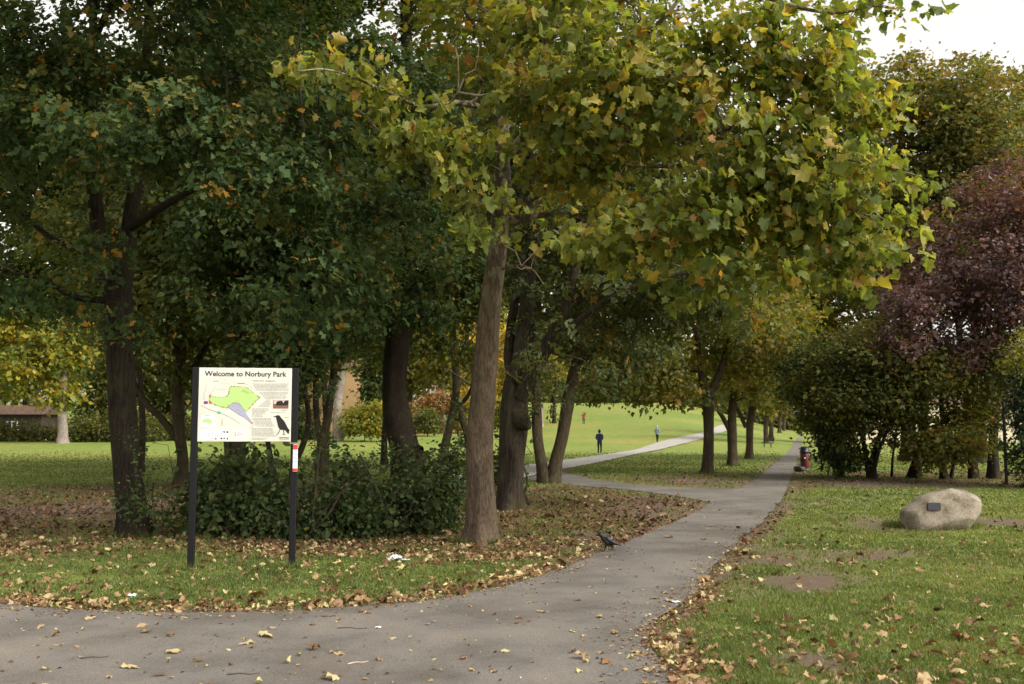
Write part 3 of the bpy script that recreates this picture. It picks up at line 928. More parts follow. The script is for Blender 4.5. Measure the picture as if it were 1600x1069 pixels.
# ------------------------------------------------------------------ the trees
G3 = ((26, .05), (180, .018), (900, .006))
tree('oak_tree', 'dark green oak left of the sign with forked trunk and orange-flecked lobed leaves', 'tree', (211, 836),
     [[(211, 836, 0, 56), (207, 770, 0, 50), (197, 660, 0, 45), (191, 570, 0, 43), (187, 480, 0, 44), (185, 445, 0, 40)],
      [(190, 490, 0, 30), (197, 420, 0, 30), (204, 345, .1, 27), (214, 220, .2, 22), (226, 70, .3, 17), (240, -120, .4, 10)],
      [(183, 480, 0, 30), (160, 410, 0, 27), (149, 330, -.1, 23), (141, 210, -.2, 19), (149, 70, -.2, 15), (135, -110, -.2, 9)],
      [(204, 355, 0, 16), (250, 325, -.5, 13), (310, 292, -1.2, 10), (400, 255, -2.0, 7), (500, 260, -2.6, 4)],
      [(172, 470, 0, 13), (115, 462, -.2, 11), (70, 435, -.5, 8), (20, 425, -.8, 5)],
      [(152, 400, 0, 13), (80, 372, .2, 10), (20, 328, .4, 8), (-60, 300, .5, 5)],
      [(149, 60, 0, 12), (175, 5, -.2, 10), (230, -60, -.4, 7)]],
     [L(85, 90, 14.8, 130, 100, 1.7), L(250, 215, 13.3, 190, 80, 1.3, 1.5), L(60, 220, 14.8, 110, 90, 1.7), L(340, 60, 15, 170, 110, 1.8), L(430, 300, 13.3, 120, 75, 1.2, 1.2),
      L(540, 440, 13.8, 90, 65, 1.0), L(590, 320, 14.2, 90, 70, 1.2), L(150, -140, 16, 260, 150, 2.8), L(420, -120, 16, 230, 150, 2.8), L(110, 485, 15.8, 75, 40, 1.0, .6), L(210, 520, 15.6, 45, 40, .7, .35),
      L(-60, 330, 16.5, 110, 110, 1.8, .6), L(-120, 80, 16, 150, 180, 2.5), L(480, 190, 14.5, 110, 90, 1.5), L(470, 520, 14.4, 80, 50, 1.0, .5), L(230, -260, 12.2, 330, 150, 1.8, .8), L(560, -240, 12.6, 200, 130, 1.8, .6), L(160, 400, 15.0, 90, 45, .7, .45), L(40, 440, 15.4, 60, 50, .8, .5)],  # high lobes nearest the camera: out of view, added to shade the trunk
     T_OAK, .116, 64000, LM['oak'], BK['oak'], gens=((34, .05), (260, .018), (2000, .006)), n_single=300, spread=.16, odd=.03, up=1.0, wild=.55, ow=.5, seed=3, sides=28, clump=.4)

tree('plane_tree', 'tall plane tree with flaking pale brown trunk and wide yellowing crown over the path', 'tree', (750, 848),
     [[(750, 848, 0, 58), (752, 800, 0, 50), (752, 700, 0, 47), (758, 620, 0, 44), (764, 550, 0, 41), (772, 450, 0, 36), (782, 360, 0, 33), (787, 260, 0, 29), (783, 160, 0, 26), (776, 60, 0, 23), (768, -40, 0, 19), (760, -200, 0, 12)],
      [(784, 330, 0, 16), (850, 300, -.6, 13), (930, 266, -1.2, 11), (1010, 260, -1.8, 9), (1130, 266, -2.3, 7), (1245, 292, -2.8, 5), (1340, 330, -3.1, 3)],
      [(786, 300, 0, 18), (860, 250, -.4, 14), (930, 226, -.9, 12), (1010, 213, -1.4, 11), (1082, 212, -1.8, 10), (1170, 190, -2.2, 7), (1225, 155, -2.6, 6), (1255, 105, -2.9, 4), (1270, 60, -3, 2)],
      [(785, 250, 0, 18), (860, 170, -.8, 15), (930, 120, -1.5, 12), (1000, 60, -2, 10), (1045, 20, -2.3, 8), (1110, -70, -2.6, 5)],
      [(783, 180, 0, 14), (720, 160, -1.2, 10), (660, 165, -2, 7), (600, 140, -2.8, 5), (520, 110, -3.3, 3), (460, 112, -3.5, 2)],
      [(780, 120, 0, 16), (900, 30, -1, 12), (1080, -30, -2, 10), (1280, 20, -3, 6), (1360, 12, -3.3, 3), (1400, 14, -3.4, 1.5)],
      [(786, 310, 0, 12), (730, 320, -1., 9), (680, 280, -1.8, 6), (620, 235, -2.4, 4), (570, 180, -2.7, 2)],
      [(776, 60, 0, 14), (830, -60, 1, 10), (920, -170, 2, 6)],
      [(784, 345, 0, 14), (900, 335, -.3, 11), (1050, 350, -1, 9), (1200, 385, -1.8, 6), (1320, 430, -2.2, 3)],
      [(1082, 212, -1.8, 7), (1180, 225, -2.2, 6), (1290, 245, -2.8, 4), (1400, 265, -3.2, 2.5), (1470, 290, -3.3, 1.5)],
      [(779, 90, 0, 13), (735, 30, -.6, 10), (700, -50, -1.2, 7), (640, -120, -1.5, 4)],
      [(786, 420, 0, 5), (800, 415, -1.4, 4), (830, 420, -2.4, 3), (850, 445, -2.7, 1.5)]],
     [L(1000, 130, 13.35, 230, 130, 1.36), L(1250, 240, 12.75, 160, 120, 1.19, 1.2), L(1150, 330, 12.95, 200, 70, 1.10, 1.2), L(920, 230, 13.9, 110, 110, 1.19), L(1320, 350, 12.45, 100, 70, 0.77, .8), L(1420, 295, 12.3, 70, 42, .6, .4), L(1380, 380, 12.4, 80, 40, .6, .45), L(1210, 70, 13.15, 150, 80, 1.10), L(1275, 120, 12.7, 85, 55, 1.0, .8),
      L(560, 130, 12.55, 100, 55, 0.68, .7), L(660, 210, 12.95, 110, 70, 0.77, .8), L(710, 270, 13.15, 55, 70, 0.68, .35), L(790, 30, 14.2, 190, 110, 1.5, .5), L(800, 150, 13.4, 60, 60, .7, .3), L(780, 250, 13.2, 40, 45, .5, .22), L(1000, -90, 14.2, 320, 110, 1.8, .3), L(820, 425, 13.05, 45, 30, 0.30, .35),
      L(1220, 420, 12.75, 150, 40, 0.68, .9), L(1020, 380, 13.15, 150, 55, 0.77, .5), L(900, 360, 13.35, 110, 60, 0.77, .3), L(1120, 450, 12.95, 110, 40, 0.68, .35), L(760, 340, 13.05, 60, 60, 0.59, .3), L(480, 100, 12.65, 60, 30, 0.42, .25), L(1370, 170, 12.55, 70, 60, 0.77, .45), L(1380, 30, 12.55, 90, 40, 0.68, .2), L(1340, 445, 12.55, 50, 28, 0.51, .45), L(650, -60, 13.85, 150, 90, 1.36, .4)],
     T_PLANE, .120, 14800, LM['plane'], BK['plane'], gens=((54, .035), (360, .014), (1900, .006)), n_single=300, spread=.15, odd=.022, up=.55, wild=.75, ow=.75, droop=.7, seed=8, sides=32, ridge=.07, flare=.42, clump=.45, warp=.7, wander=.2, hang=.12)

tree('ash_tree', 'dark leaning tree right of the plane with knobbly trunk and feathery hanging leaves', 'tree', (797, 797),
     [[(797, 797, 0, 46), (797, 745, 0, 41), (799, 690, 0, 44), (803, 640, 0, 46), (806, 600, 0, 42), (810, 570, 0, 34)],
      [(806, 600, 0, 20), (796, 560, .2, 18), (800, 500, .3, 16), (813, 420, .4, 14), (826, 330, .5, 12), (835, 180, .6, 8)],
      [(810, 585, 0, 30), (822, 510, 0, 28), (830, 430, -.1, 25), (838, 310, -.2, 20), (852, 150, -.3, 14), (862, 0, -.3, 8)],
      [(812, 620, -.1, 30), (838, 575, -.3, 27), (864, 530, -.5, 23), (886, 480, -.7, 18), (902, 410, -.9, 15), (930, 320, -1.1, 10)],
      [(855, 548, -.4, 15), (905, 500, -.9, 13), (965, 460, -1.4, 10), (1050, 430, -1.8, 6), (1130, 425, -2, 3)],
      [(884, 488, -.6, 13), (940, 442, -1, 11), (1020, 400, -1.4, 8), (1120, 388, -1.8, 4)],
      [(834, 400, 0, 13), (900, 320, .4, 10), (1000, 240, .8, 7), (1100, 200, 1, 4)],
      [(804, 640, 0, 34), (816, 655, -.15, 28), (826, 664, -.25, 18), (829, 668, -.28, 6)]],
     [L(900, 455, 21.9, 110, 60, 1.8), L(1000, 470, 21.5, 120, 55, 1.8), L(1090, 440, 21.1, 110, 65, 1.8), L(960, 360, 21.9, 170, 80, 2.5), L(850, 290, 22.6, 130, 130, 2.5), L(835, 520, 20.4, 45, 55, 1.0, .6), L(900, 130, 23.3, 220, 150, 3),
      L(1150, 485, 21.1, 75, 40, 1.3, .8), L(850, 600, 20.6, 50, 45, .8, .35), L(1080, 250, 22.8, 170, 110, 2.8), L(930, 565, 20.4, 60, 30, 1, .3), L(850, -100, 23.3, 250, 150, 3.5)],
     T_SPRAY, .34, 12500, LM['ash'], BK['ash'], gens=((36, .06), (220, .02), (1000, .007)), spread=.22, odd=.02, up=.6, wild=.6, ow=.3, droop=1.2, seed=12, sides=26, ridge=.2, hang=.2)

def dark_tree(base, stems, lobes, label, n=11000, size=.19, m='dark', seed=1, tpl=T_KITE, **k):
    kw = dict(gens=((20, .05), (130, .018), (600, .007)), spread=.3, odd=.02, seed=seed, wild=.7, flare=.32)
    kw.update(k)
    return tree(kw.pop('name', 'park_tree'), label, 'tree', base, stems, lobes, tpl, size, n, LM[m], BK[kw.pop('bark', 'oak')], **kw)

dark_tree((283, 756), [[(283, 756, 0, 26), (284, 715, 0, 20), (276, 660, 0, 20), (277, 590, 0, 18), (287, 500, 0, 16), (300, 400, 0, 12)],
                       [(280, 690, 0, 13), (255, 655, 0, 12), (232, 632, 0, 11), (215, 605, 0, 9), (190, 560, 0, 6)], [(277, 610, 0, 12), (310, 560, .5, 10), (350, 480, 1, 7)], [(282, 560, 0, 10), (240, 480, -.5, 7), (200, 400, -1, 5)]],
          [L(270, 480, 31, 130, 90, 4), L(340, 370, 31, 150, 110, 4), L(170, 400, 32, 120, 110, 4, .6), L(250, 570, 32, 80, 40, 2.5, .35), L(300, 220, 32, 200, 120, 4)],
          'dark gnarled tree with a low bent limb between the oak and the sign', 30000, 0.19, 'olive', 21, bark='maple')
dark_tree((368, 762), [[(368, 762, 0, 42), (368, 700, 0, 36), (368, 600, 0, 34), (371, 450, 0, 30), (380, 300, 0, 24), (390, 100, 0, 14)], [(372, 440, 0, 14), (430, 380, -.6, 11), (500, 340, -1.2, 7)], [(372, 420, 0, 13), (320, 340, -.6, 10), (260, 290, -1, 6)]],
          [L(390, 350, 27, 150, 110, 3.5), L(430, 485, 26.5, 110, 60, 2.5), L(360, 150, 27.5, 200, 140, 4), L(300, 450, 27.5, 90, 60, 2.5, .5), L(400, -60, 28, 220, 130, 4)],
          'straight grey-brown trunk standing right behind the sign board', 34000, 0.165, 'dark', 22, bark='maple')
dark_tree((504, 768), [[(504, 768, 0, 30), (502, 720, 0, 20), (503, 690, 0, 18), (512, 650, 0, 14), (522, 580, 0, 13), (530, 480, 0, 10), (540, 380, 0, 7)], [(502, 700, 0, 13), (494, 640, 0, 11), (493, 570, 0, 10), (488, 470, 0, 8)]],
          [L(500, 510, 27.8, 95, 50, 2.5), L(520, 410, 28, 120, 90, 3), L(470, 300, 28.5, 130, 110, 3.5), L(455, 560, 27.6, 45, 40, 1.5, .4)],
          'slim two-stemmed tree between the sign and the big bent trunk', 24000, 0.155, 'dark', 23, bark='maple', ridge=.1)
dark_tree((424, 770), [[(436, 772, 0, 12), (428, 740, 0, 11), (420, 700, 0, 9), (415, 660, 0, 8), (418, 600, 0, 6)], [(455, 768, 0, 13), (458, 730, 0, 12), (474, 690, 0, 10), (482, 650, 0, 9), (474, 600, 0, 8), (468, 540, 0, 6)]],
          [L(430, 600, 26, 50, 30, 1), L(470, 560, 26, 55, 40, 1.2), L(410, 560, 26, 50, 40, 1.2)], 'thin crooked dark sapling showing under the right end of the sign', 2600, .15, 'dark', 24, gens=((8, .02), (40, .008), (160, .004)), ridge=.08)
dark_tree((600, 727), [[(600, 727, 0, 13), (601, 680, 0, 10), (604, 620, 0, 9), (598, 540, 0, 8), (590, 450, 0, 5)]],
          [L(590, 520, 44, 60, 50, 3), L(570, 430, 44, 80, 70, 3)], 'thin straight stem just left of the big bent trunk', 4500, .24, 'olive', 25, gens=((10, .04), (60, .016), (240, .007)), ridge=.08)
dark_tree((640, 752), [[(641, 752, 0, 62), (638, 720, 0, 52), (630, 690, 0, 47), (620, 650, 0, 45), (616, 605, 0, 41), (620, 550, 0, 41), (627, 490, 0, 43), (634, 400, 0, 38), (648, 290, 0, 32), (640, 150, 0, 24), (630, -20, 0, 14)],
                       [(648, 712, -.2, 24), (656, 704, -.5, 20), (660, 700, -.65, 9)], [(634, 400, 0, 16), (690, 330, -.6, 12), (740, 250, -1, 7)], [(630, 420, 0, 16), (570, 350, -.5, 12), (510, 300, -1, 7)], [(645, 300, 0, 14), (590, 200, .3, 10), (540, 90, .5, 6)]],
          [L(620, 340, 31, 120, 100, 3.5), L(590, 160, 31.5, 170, 130, 4), L(665, 500, 30.5, 60, 50, 2), L(570, 490, 31, 70, 60, 2.2), L(700, 420, 31, 80, 80, 3), L(600, -80, 32, 230, 140, 5), L(710, 200, 32, 110, 130, 4), L(450, 50, 32, 160, 150, 4)],
          'big dark bent oak trunk with a burr near its foot', 42000, 0.185, 'dark', 26, sides=24, ridge=.18)
dark_tree((690, 724), [[(690, 724, 0, 17), (696, 690, 0, 15), (706, 645, 0, 15), (712, 605, 0, 14), (709, 550, 0, 13), (700, 450, 0, 9)], [(737, 722, 0, 14), (730, 680, 0, 12), (718, 640, 0, 11), (711, 600, 0, 9)], [(717, 636, 0, 8), (733, 616, -.3, 7), (742, 590, -.5, 5)], [(710, 570, 0, 9), (730, 530, 0, 8), (722, 450, 0, 6)]],
          [L(690, 470, 44, 90, 60, 3), L(740, 400, 44, 110, 90, 4), L(670, 540, 43.5, 60, 30, 2, .5), L(740, 560, 44, 30, 30, 1.5, .3)], 'slender leaning tree with crossed stems seen left of the plane trunk', 19000, 0.21, 'olive', 27, bark='maple', ridge=.1)
dark_tree((855, 755), [[(852, 755, 0, 26), (847, 725, 0, 20), (840, 680, 0, 18), (837, 620, 0, 17), (836, 540, 0, 14), (842, 440, 0, 9)], [(862, 755, 0, 28), (868, 722, 0, 23), (877, 685, 0, 21), (886, 632, 0, 22), (897, 575, 0, 17), (916, 510, 0, 13), (940, 430, 0, 8)], [(897, 575, 0, 9), (940, 545, -.5, 7), (1000, 530, -1, 4)]],
          [L(900, 520, 33, 90, 45, 3), L(870, 420, 33, 130, 80, 4), L(985, 545, 32.5, 90, 40, 2.5), L(950, 605, 32.3, 60, 22, 1.5, .4), L(860, 300, 34, 150, 110, 4)],
          'two-stemmed smooth grey tree at the fork of the paths', 24000, 0.165, 'ash', 28, bark='maple', ridge=.06)

for q, (x0, D, lab) in enumerate([(200, 44, 'dim tree with a leftward crown hidden behind the oak trunk'), (220, 40, 'dark-stemmed tree close behind the oak trunk'), (372, 46, 'dim tree in the thicket behind the sign'), (508, 42, 'dim tree in the thicket right of the sign'), (628, 48, 'dim tree behind the big bent trunk'), (758, 50, 'dim tree behind the plane trunk')]):
    by = HOR + CAMH * FPX / D
    dx = [-150, -40, -40, -50, -60, -20][q]
    dark_tree((x0, by), [[(x0, by, 0, 12), (x0 + 2, by - 90, 0, 10), (x0 - 4, by - 200, 0, 9), (x0, by - 350, 0, 5)]],
              [L(x0 + dx, 430 - 20 * (q % 2), D, 100, 75, 3.5), L(x0 + dx + 40, 300, D, 115, 100, 4), L(x0 + dx - 40, 170, D, 125, 110, 4)], lab, 19000, .27, 'dark', 200 + q, tpl=T_KITE, spread=.5, name='thicket_tree', gens=((16, .06), (90, .025), (380, .01)))

# the maples beside the straight path
PM = 'maples along the straight path'
dark_tree((1105, 740), [[(1105, 740, 0, 22), (1105, 715, 0, 18), (1106, 660, 0, 18), (1106, 620, 0, 21), (1106, 608, 0, 18)], [(1104, 622, 0, 14), (1096, 590, 0, 12), (1092, 560, 0, 10), (1085, 510, 0, 7)], [(1109, 618, 0, 13), (1122, 588, 0, 12), (1132, 560, 0, 10), (1150, 500, 0, 7)], [(1094, 582, 0, 6), (1060, 576, -.5, 5), (1020, 580, -1, 4), (985, 572, -1.3, 2)], [(1128, 570, 0, 6), (1160, 560, .5, 5), (1200, 540, 1, 3)]],
          [L(990, 565, 39.5, 110, 50, 3.5), L(1110, 510, 40, 120, 55, 4), L(1040, 622, 39, 100, 24, 2.5, .7), L(940, 610, 38.5, 55, 35, 2, .6), L(1190, 550, 41, 90, 50, 4), L(1120, 400, 42, 170, 90, 5), L(1000, 470, 41, 120, 50, 4), L(1150, 600, 40, 50, 20, 2, .3)],
          'nearest maple beside the straight path with a long low bough over the lawn', 34000, 0.2, 'maple', 31, name='maple_tree', bark='maple', group=PM, odd=.02, clump=.5)
dark_tree((1144, 728), [[(1144, 728, 0, 20), (1143, 705, 0, 15), (1142, 670, 0, 15), (1143, 640, 0, 13), (1146, 610, 0, 12), (1155, 560, 0, 8)], [(1140, 672, 0, 9), (1128, 650, 0, 8), (1117, 632, 0, 8), (1105, 600, 0, 6)]],
          [L(1140, 560, 49, 90, 55, 4), L(1190, 600, 48, 60, 32, 3), L(1090, 600, 48.5, 60, 30, 3, .6), L(1180, 480, 50, 110, 80, 5)],
          'second maple from the fork with a limb splitting low on its left', 14000, 0.23, 'maple', 32, name='maple_tree', bark='maple', group=PM, odd=.02, clump=.5)
dark_tree((1170, 717), [[(1170, 717, 0, 17), (1170, 700, 0, 13), (1170, 665, 0, 13), (1174, 640, 0, 12), (1180, 600, 0, 10)], [(1166, 668, 0, 8), (1158, 650, 0, 7), (1150, 632, 0, 6), (1142, 600, 0, 4)]],
          [L(1175, 590, 59, 70, 45, 4), L(1220, 560, 58, 70, 60, 4), L(1230, 460, 60, 110, 90, 5), L(1215, 625, 58, 45, 22, 2.5, .5)],
          'third maple from the fork beside the straight path', 12000, 0.27, 'maple', 33, name='maple_tree', bark='maple', group=PM, odd=.02, clump=.5)
for q, (bx, by, dx, lab) in enumerate([(1197, 693, 0, 'fourth maple along the straight path beside the bench'), (1205, 688, 0, 'maple just beyond the bench along the straight path'), (1218, 677, 0, 'small far maple near the end of the straight path'), (1225, 673.5, 0, 'farthest maple at the end of the straight path')]):
    kk = [1.0, .95, .72, .68][q]
    dark_tree((bx, by), [[(bx, by, 0, 10 * kk), (bx, by - 18 * kk, 0, 8 * kk), (bx + 1, by - 45 * kk, 0, 8 * kk), (bx + 3, by - 80 * kk, 0, 5 * kk)]],
              [L(bx + 5, by - 88 * kk, G(bx, by)[1], 52 * kk, 38 * kk, 4), L(bx - 8, by - 60 * kk, G(bx, by)[1], 32 * kk, 18 * kk, 3, .5), L(bx, by - 140 * kk, G(bx, by)[1], 60 * kk, 45 * kk, 5)],
              lab, 3800, .5, 'maple', 34 + q, name='maple_tree', bark='maple', group=PM, gens=((10, .07), (60, .03), (240, .012)), spread=.6, odd=.03, tpl=T_KITE, clump=.5)

# right-hand belt
KT = T_KITE
dark_tree((1524, 748), [[(1521, 748, 0, 17), (1519, 710, 0, 15), (1517, 675, 0, 17), (1514, 640, 0, 13), (1505, 560, 0, 11), (1490, 440, 0, 8)], [(1520, 694, 0, 10), (1533, 684, 0, 9), (1536, 660, 0, 8), (1545, 590, 0, 7), (1560, 440, 0, 5)]],
          [L(1500, 430, 33, 100, 95, 3.2), L(1570, 330, 33, 90, 85, 3.2), L(1420, 490, 32.5, 60, 55, 2), L(1580, 470, 32, 60, 90, 2.5), L(1480, 555, 33, 80, 40, 2, .7), L(1400, 545, 32.3, 45, 35, 1.5, .6), L(1650, 400, 33, 90, 150, 3)],
          'purple-leaved plum with dark forked trunk on the right edge', 36000, .135, 'plum', 41, name='plum_tree', gens=((26, .05), (180, .018), (900, .006)), spread=.22, tpl=T_KITE, clump=.5, up=1.1)
dark_tree((1428, 747), [[(1426, 747, 0, 24), (1434, 715, 0, 17), (1440, 680, 0, 15), (1446, 620, 0, 12), (1450, 540, 0, 8)]],
          [L(1440, 585, 33.5, 65, 45, 2.2), L(1370, 560, 34.5, 90, 60, 2.8), L(1500, 610, 34, 60, 30, 2, .5), L(1410, 650, 34, 40, 25, 1.2, .3)],
          'dark leaning trunk under the plum with green and rusty leaves', 14000, .15, 'rust', 42, tpl=KT, odd=.06)
dark_tree((1362, 748), [[(1362, 748, 0, 20), (1363, 722, 0, 13), (1370, 690, 0, 9), (1385, 640, 0, 6), (1392, 590, 0, 4)], [(1358, 735, 0, 9), (1348, 690, 0, 7), (1336, 650, 0, 5), (1325, 600, 0, 3)], [(1366, 730, 0, 8), (1375, 700, .2, 6), (1400, 640, .3, 4)]],
          [L(1345, 620, 34, 75, 55, 2.2), L(1290, 620, 35, 60, 60, 2.2), L(1385, 635, 33.5, 50, 40, 1.6), L(1330, 560, 34.5, 80, 45, 2.4), L(1330, 690, 34.2, 45, 26, 1.2, .35), L(1400, 690, 34, 35, 26, 1.0, .3)],
          'many-stemmed shrub spreading in a V right of the red bin', 17000, .13, 'olive', 43, tpl=KT, name='tall_shrub', odd=.05, clump=.4)
dark_tree((1311, 746), [[(1311, 746, 0, 7), (1308, 715, 0, 6), (1300, 670, 0, 5), (1295, 620, 0, 4)], [(1316, 746, 0, 6), (1318, 705, 0, 5), (1325, 660, 0, 4)]],
          [L(1275, 585, 37, 55, 50, 2.2), L(1300, 668, 36.5, 36, 32, 1.6), L(1312, 712, 36, 36, 24, 1.2, .8), L(1268, 610, 38, 30, 26, 1.4)],
          'dark green shrub leaning over the straight path behind the red bin', 16000, .13, 'shrub', 44, tpl=KT, name='tall_shrub', odd=.02, clump=.4)
dark_tree((1395, 745), [[(1393, 745, 0, 5), (1395, 715, 0, 4), (1400, 680, 0, 4), (1404, 640, 0, 3)]], [L(1402, 650, 34.5, 26, 26, 1), L(1408, 600, 34.5, 30, 30, 1)], 'thin sapling between the V-shaped shrub and the leaning trunk', 1500, .12, 'shrub', 45, tpl=KT, name='sapling', gens=((6, .012), (26, .006), (90, .004)), ridge=.05)
dark_tree((1478, 749), [[(1476, 749, 0, 15), (1474, 715, 0, 11), (1476, 680, 0, 10), (1470, 620, 0, 8)], [(1485, 749, 0, 6), (1492, 720, 0, 5), (1500, 690, 0, 4)]],
          [L(1480, 695, 32.8, 50, 26, 1.4), L(1450, 705, 33, 30, 24, 1, .7), L(1500, 655, 33.5, 40, 22, 1.3, .6)], 'low yellow-green shrub between the leaning trunk and the forked plum', 5500, .14, 'maple', 46, tpl=KT, name='tall_shrub', odd=.05)
dark_tree((1552, 748), [[(1552, 748, 0, 20), (1551, 710, 0, 17), (1552, 660, 0, 16), (1556, 590, 0, 17), (1560, 480, 0, 10)]], [L(1556, 640, 33.5, 40, 40, 1.6, .5), L(1545, 560, 34, 70, 60, 2.5), L(1545, 690, 33, 30, 20, 1, .3)], 'ivy-greened dark trunk between the plum and the corner post', 6500, .15, 'olive', 47, tpl=KT)

for q, (bx, by, D, lobs, lab, mm, nn) in enumerate([
    (1420, 700, 54, [(1400, 170, 105, 85), (1360, 300, 110, 95), (1440, 320, 90, 100), (1400, 430, 110, 80)], 'tall rusty-green tree with ragged top rising behind the plum', 'rust', 21000),
    (1530, 700, 52, [(1505, 175, 85, 100), (1545, 290, 100, 100), (1500, 400, 90, 100)], 'tall bronze-green tree with pointed top against the white sky', 'rust', 19000),
    (1625, 700, 56, [(1600, 190, 60, 100), (1650, 300, 110, 130)], 'tall tree cut by the right edge with thin spiky top', 'rust', 13000),
    (1290, 690, 62, [(1260, 430, 110, 85), (1310, 540, 110, 75), (1240, 560, 70, 60), (1320, 370, 90, 70), (1390, 470, 90, 80), (1360, 590, 80, 45)], 'broad brownish-green tree behind the shrubs right of the straight path', 'rust', 22000)]):
    kk = D / FPX
    top = min(y - ry for _, y, _, ry in lobs)
    st = [[(bx, HOR + CAMH * FPX / D, 0, 26), (bx - 2, 620, 0, 20), (bx - 6, 480, 0, 16), (bx - 12, 320, 0, 11), (bx - 14, top + 60, 0, 4)]]
    dark_tree((bx, HOR + CAMH * FPX / D), st, [L(x, y, D, rx, ry, 3.8) for x, y, rx, ry in lobs], lab, int(nn * 1.35), .25, mm, 50 + q, tpl=KT, name='background_tree', gens=((24, .07), (170, .025), (800, .01)), spread=.38, up=.5, wild=.9, odd=.06, clump=.5)

# corner post wrapped by an ivy bank with a golden top at the right edge
b = G(1573, 757)
r = thing('corner_post', 'thin dark post in front of the ivy bank at the right edge', 'post', b)
V, F = tube(np.array([[0, 0, -.15], [0, 0, 1.2], [0, 0, 2.6], [0, 0, 2.62]]), np.array([.05, .05, .05, .01]), 12)
link('shaft', mesh_np('shaft', V, F, None, [plain('post_steel', (.02, .02, .02), .5)], True), r)
V, F = tube(np.array([[0, 0, -.05], [0, 0, .05], [0, 0, .07]]), np.array([.075, .075, .05]), 12)
link('base_collar', mesh_np('base_collar', V, F, None, [MATS['post_steel']], True), r)
dark_tree((1612, 758), [[(1612, 758, 0, 16), (1610, 700, 0, 14), (1608, 620, 0, 11), (1606, 540, 0, 7)]], [L(1612, 700, 29.5, 36, 60, 1.2), L(1610, 610, 29.5, 38, 60, 1.2), L(1650, 660, 30, 60, 110, 1.8)],
          'dense dark ivy bank climbing at the right edge', 9000, .12, 'ivy', 61, name='ivy_bank', ow=1.4, up=.3, spread=.15, gens=((20, .03), (140, .012), (600, .005)))
dark_tree((1640, 760), [[(1640, 760, 0, 12), (1635, 680, 0, 10), (1625, 600, 0, 7)]], [L(1606, 562, 28.2, 38, 34, .8), L(1640, 540, 28.6, 50, 50, 1.2)], 'golden variegated bush topping the ivy at the right edge', 4200, .085, 'lime', 62, name='golden_bush', spread=.1, gens=((12, .02), (80, .008), (360, .004)))

# shrubs between the sign and the plane
def shrub(base, lobes, label, n, size, m, seed, tpl=T_OVAL, ns=7, **k):
    rr = np.random.default_rng(seed)
    bx, by = base
    D = G(bx, by)[1]
    stems = []
    for q in range(ns):
        lx = lobes[q % len(lobes)]
        x0 = bx + rr.uniform(-18, 18) * (1 if q else 0)
        px, py, dp = project(np.array([lx[:3]]))
        tx, ty = px[0] + rr.uniform(-40, 40), py[0] + rr.uniform(-20, 25)
        dd = rr.uniform(.1, .6)
        stems.append([(x0, by, .25, 4), ((x0 + tx) / 2 + rr.uniform(-12, 12), (by + ty) / 2, dd * .6, 4), (tx, ty, dd, 2)])
    for q in range(9):
        px, py, dp = project(np.array([lobes[q % len(lobes)][:3]]))
        rx = lobes[q % len(lobes)][3] * FPX / D; rz_ = lobes[q % len(lobes)][5] * FPX / D
        lobes = lobes + [L(px[0] + rr.uniform(-1, 1) * rx * .8, py[0] - rz_ * rr.uniform(.8, 1.25), dp[0] + rr.uniform(-.2, .3), rr.uniform(5, 12), rr.uniform(14, 30), .15, .35)]
    kw = dict(gens=((18, .010), (100, .005), (420, .003)), spread=.17, seed=seed, ridge=.05, flare=.1, up=.7, wild=1.1, ow=.2, droop=.4, wander=.3, sides=8, odd=.01, clump=.4)
    kw.update(k)
    return tree(kw.pop('name', 'shrub'), label, 'shrub', base, stems, lobes, tpl, size, n, LM[m], BK['twig'], **kw)
shrub((350, 838), [L(345, 780, 16.4, 58, 48, .6), L(400, 790, 16.2, 55, 42, .6), L(300, 800, 16.6, 35, 35, .5, .6), L(370, 728, 16.6, 40, 25, .4, .5), L(325, 735, 16.5, 12, 30, .2, .25), L(410, 722, 16.3, 12, 28, .2, .25), L(340, 825, 16.0, 60, 14, .4, .5)], 'broad-leaved dark shrub between the sign posts', 2900, .105, 'shrub', 71, n_single=120)
shrub((470, 846), [L(455, 810, 16.0, 50, 32, .6), L(525, 792, 16.4, 55, 42, .7), L(512, 690, 16.8, 12, 45, .25, .4), L(545, 735, 16.6, 25, 22, .3, .4), L(480, 745, 16.4, 18, 25, .3, .3), L(470, 832, 15.8, 60, 12, .4, .5)], 'dark leafy shrub right of the sign with one tall wispy shoot', 3600, .08, 'shrub', 72)
shrub((600, 842), [L(590, 790, 16.4, 70, 42, .8), L(655, 778, 16.8, 55, 48, .8), L(560, 810, 16.0, 50, 30, .5), L(640, 715, 17, 45, 14, .5, .3), L(600, 722, 16.9, 14, 22, .3, .3), L(600, 830, 16, 80, 12, .4, .5), L(545, 745, 16.6, 20, 30, .3, .4)], 'wide dark shrub in front of the big bent trunk', 5200, .08, 'shrub', 73)
shrub((697, 832), [L(690, 770, 17, 40, 55, .6), L(712, 725, 17.4, 34, 22, .5, .5), L(672, 810, 16.6, 35, 25, .4)], 'dark shrub pressed against the plane trunk', 3300, .08, 'shrub', 74)
shrub((812, 790), [L(790, 740, 22, 16, 40, .4), L(775, 735, 22.5, 14, 30, .4)], 'small leafy sucker growth between the plane and the leaning tree', 900, .09, 'shrub', 75, gens=((6, .01), (30, .005), (120, .003)), ns=4)
shrub((225, 825), [L(215, 790, 15.7, 28, 25, .3), L(240, 800, 15.9, 20, 15, .3)], 'thin sprouts round the foot of the oak', 520, .06, 'shrub', 76, gens=((6, .01), (24, .004), (90, .003)), ns=4)

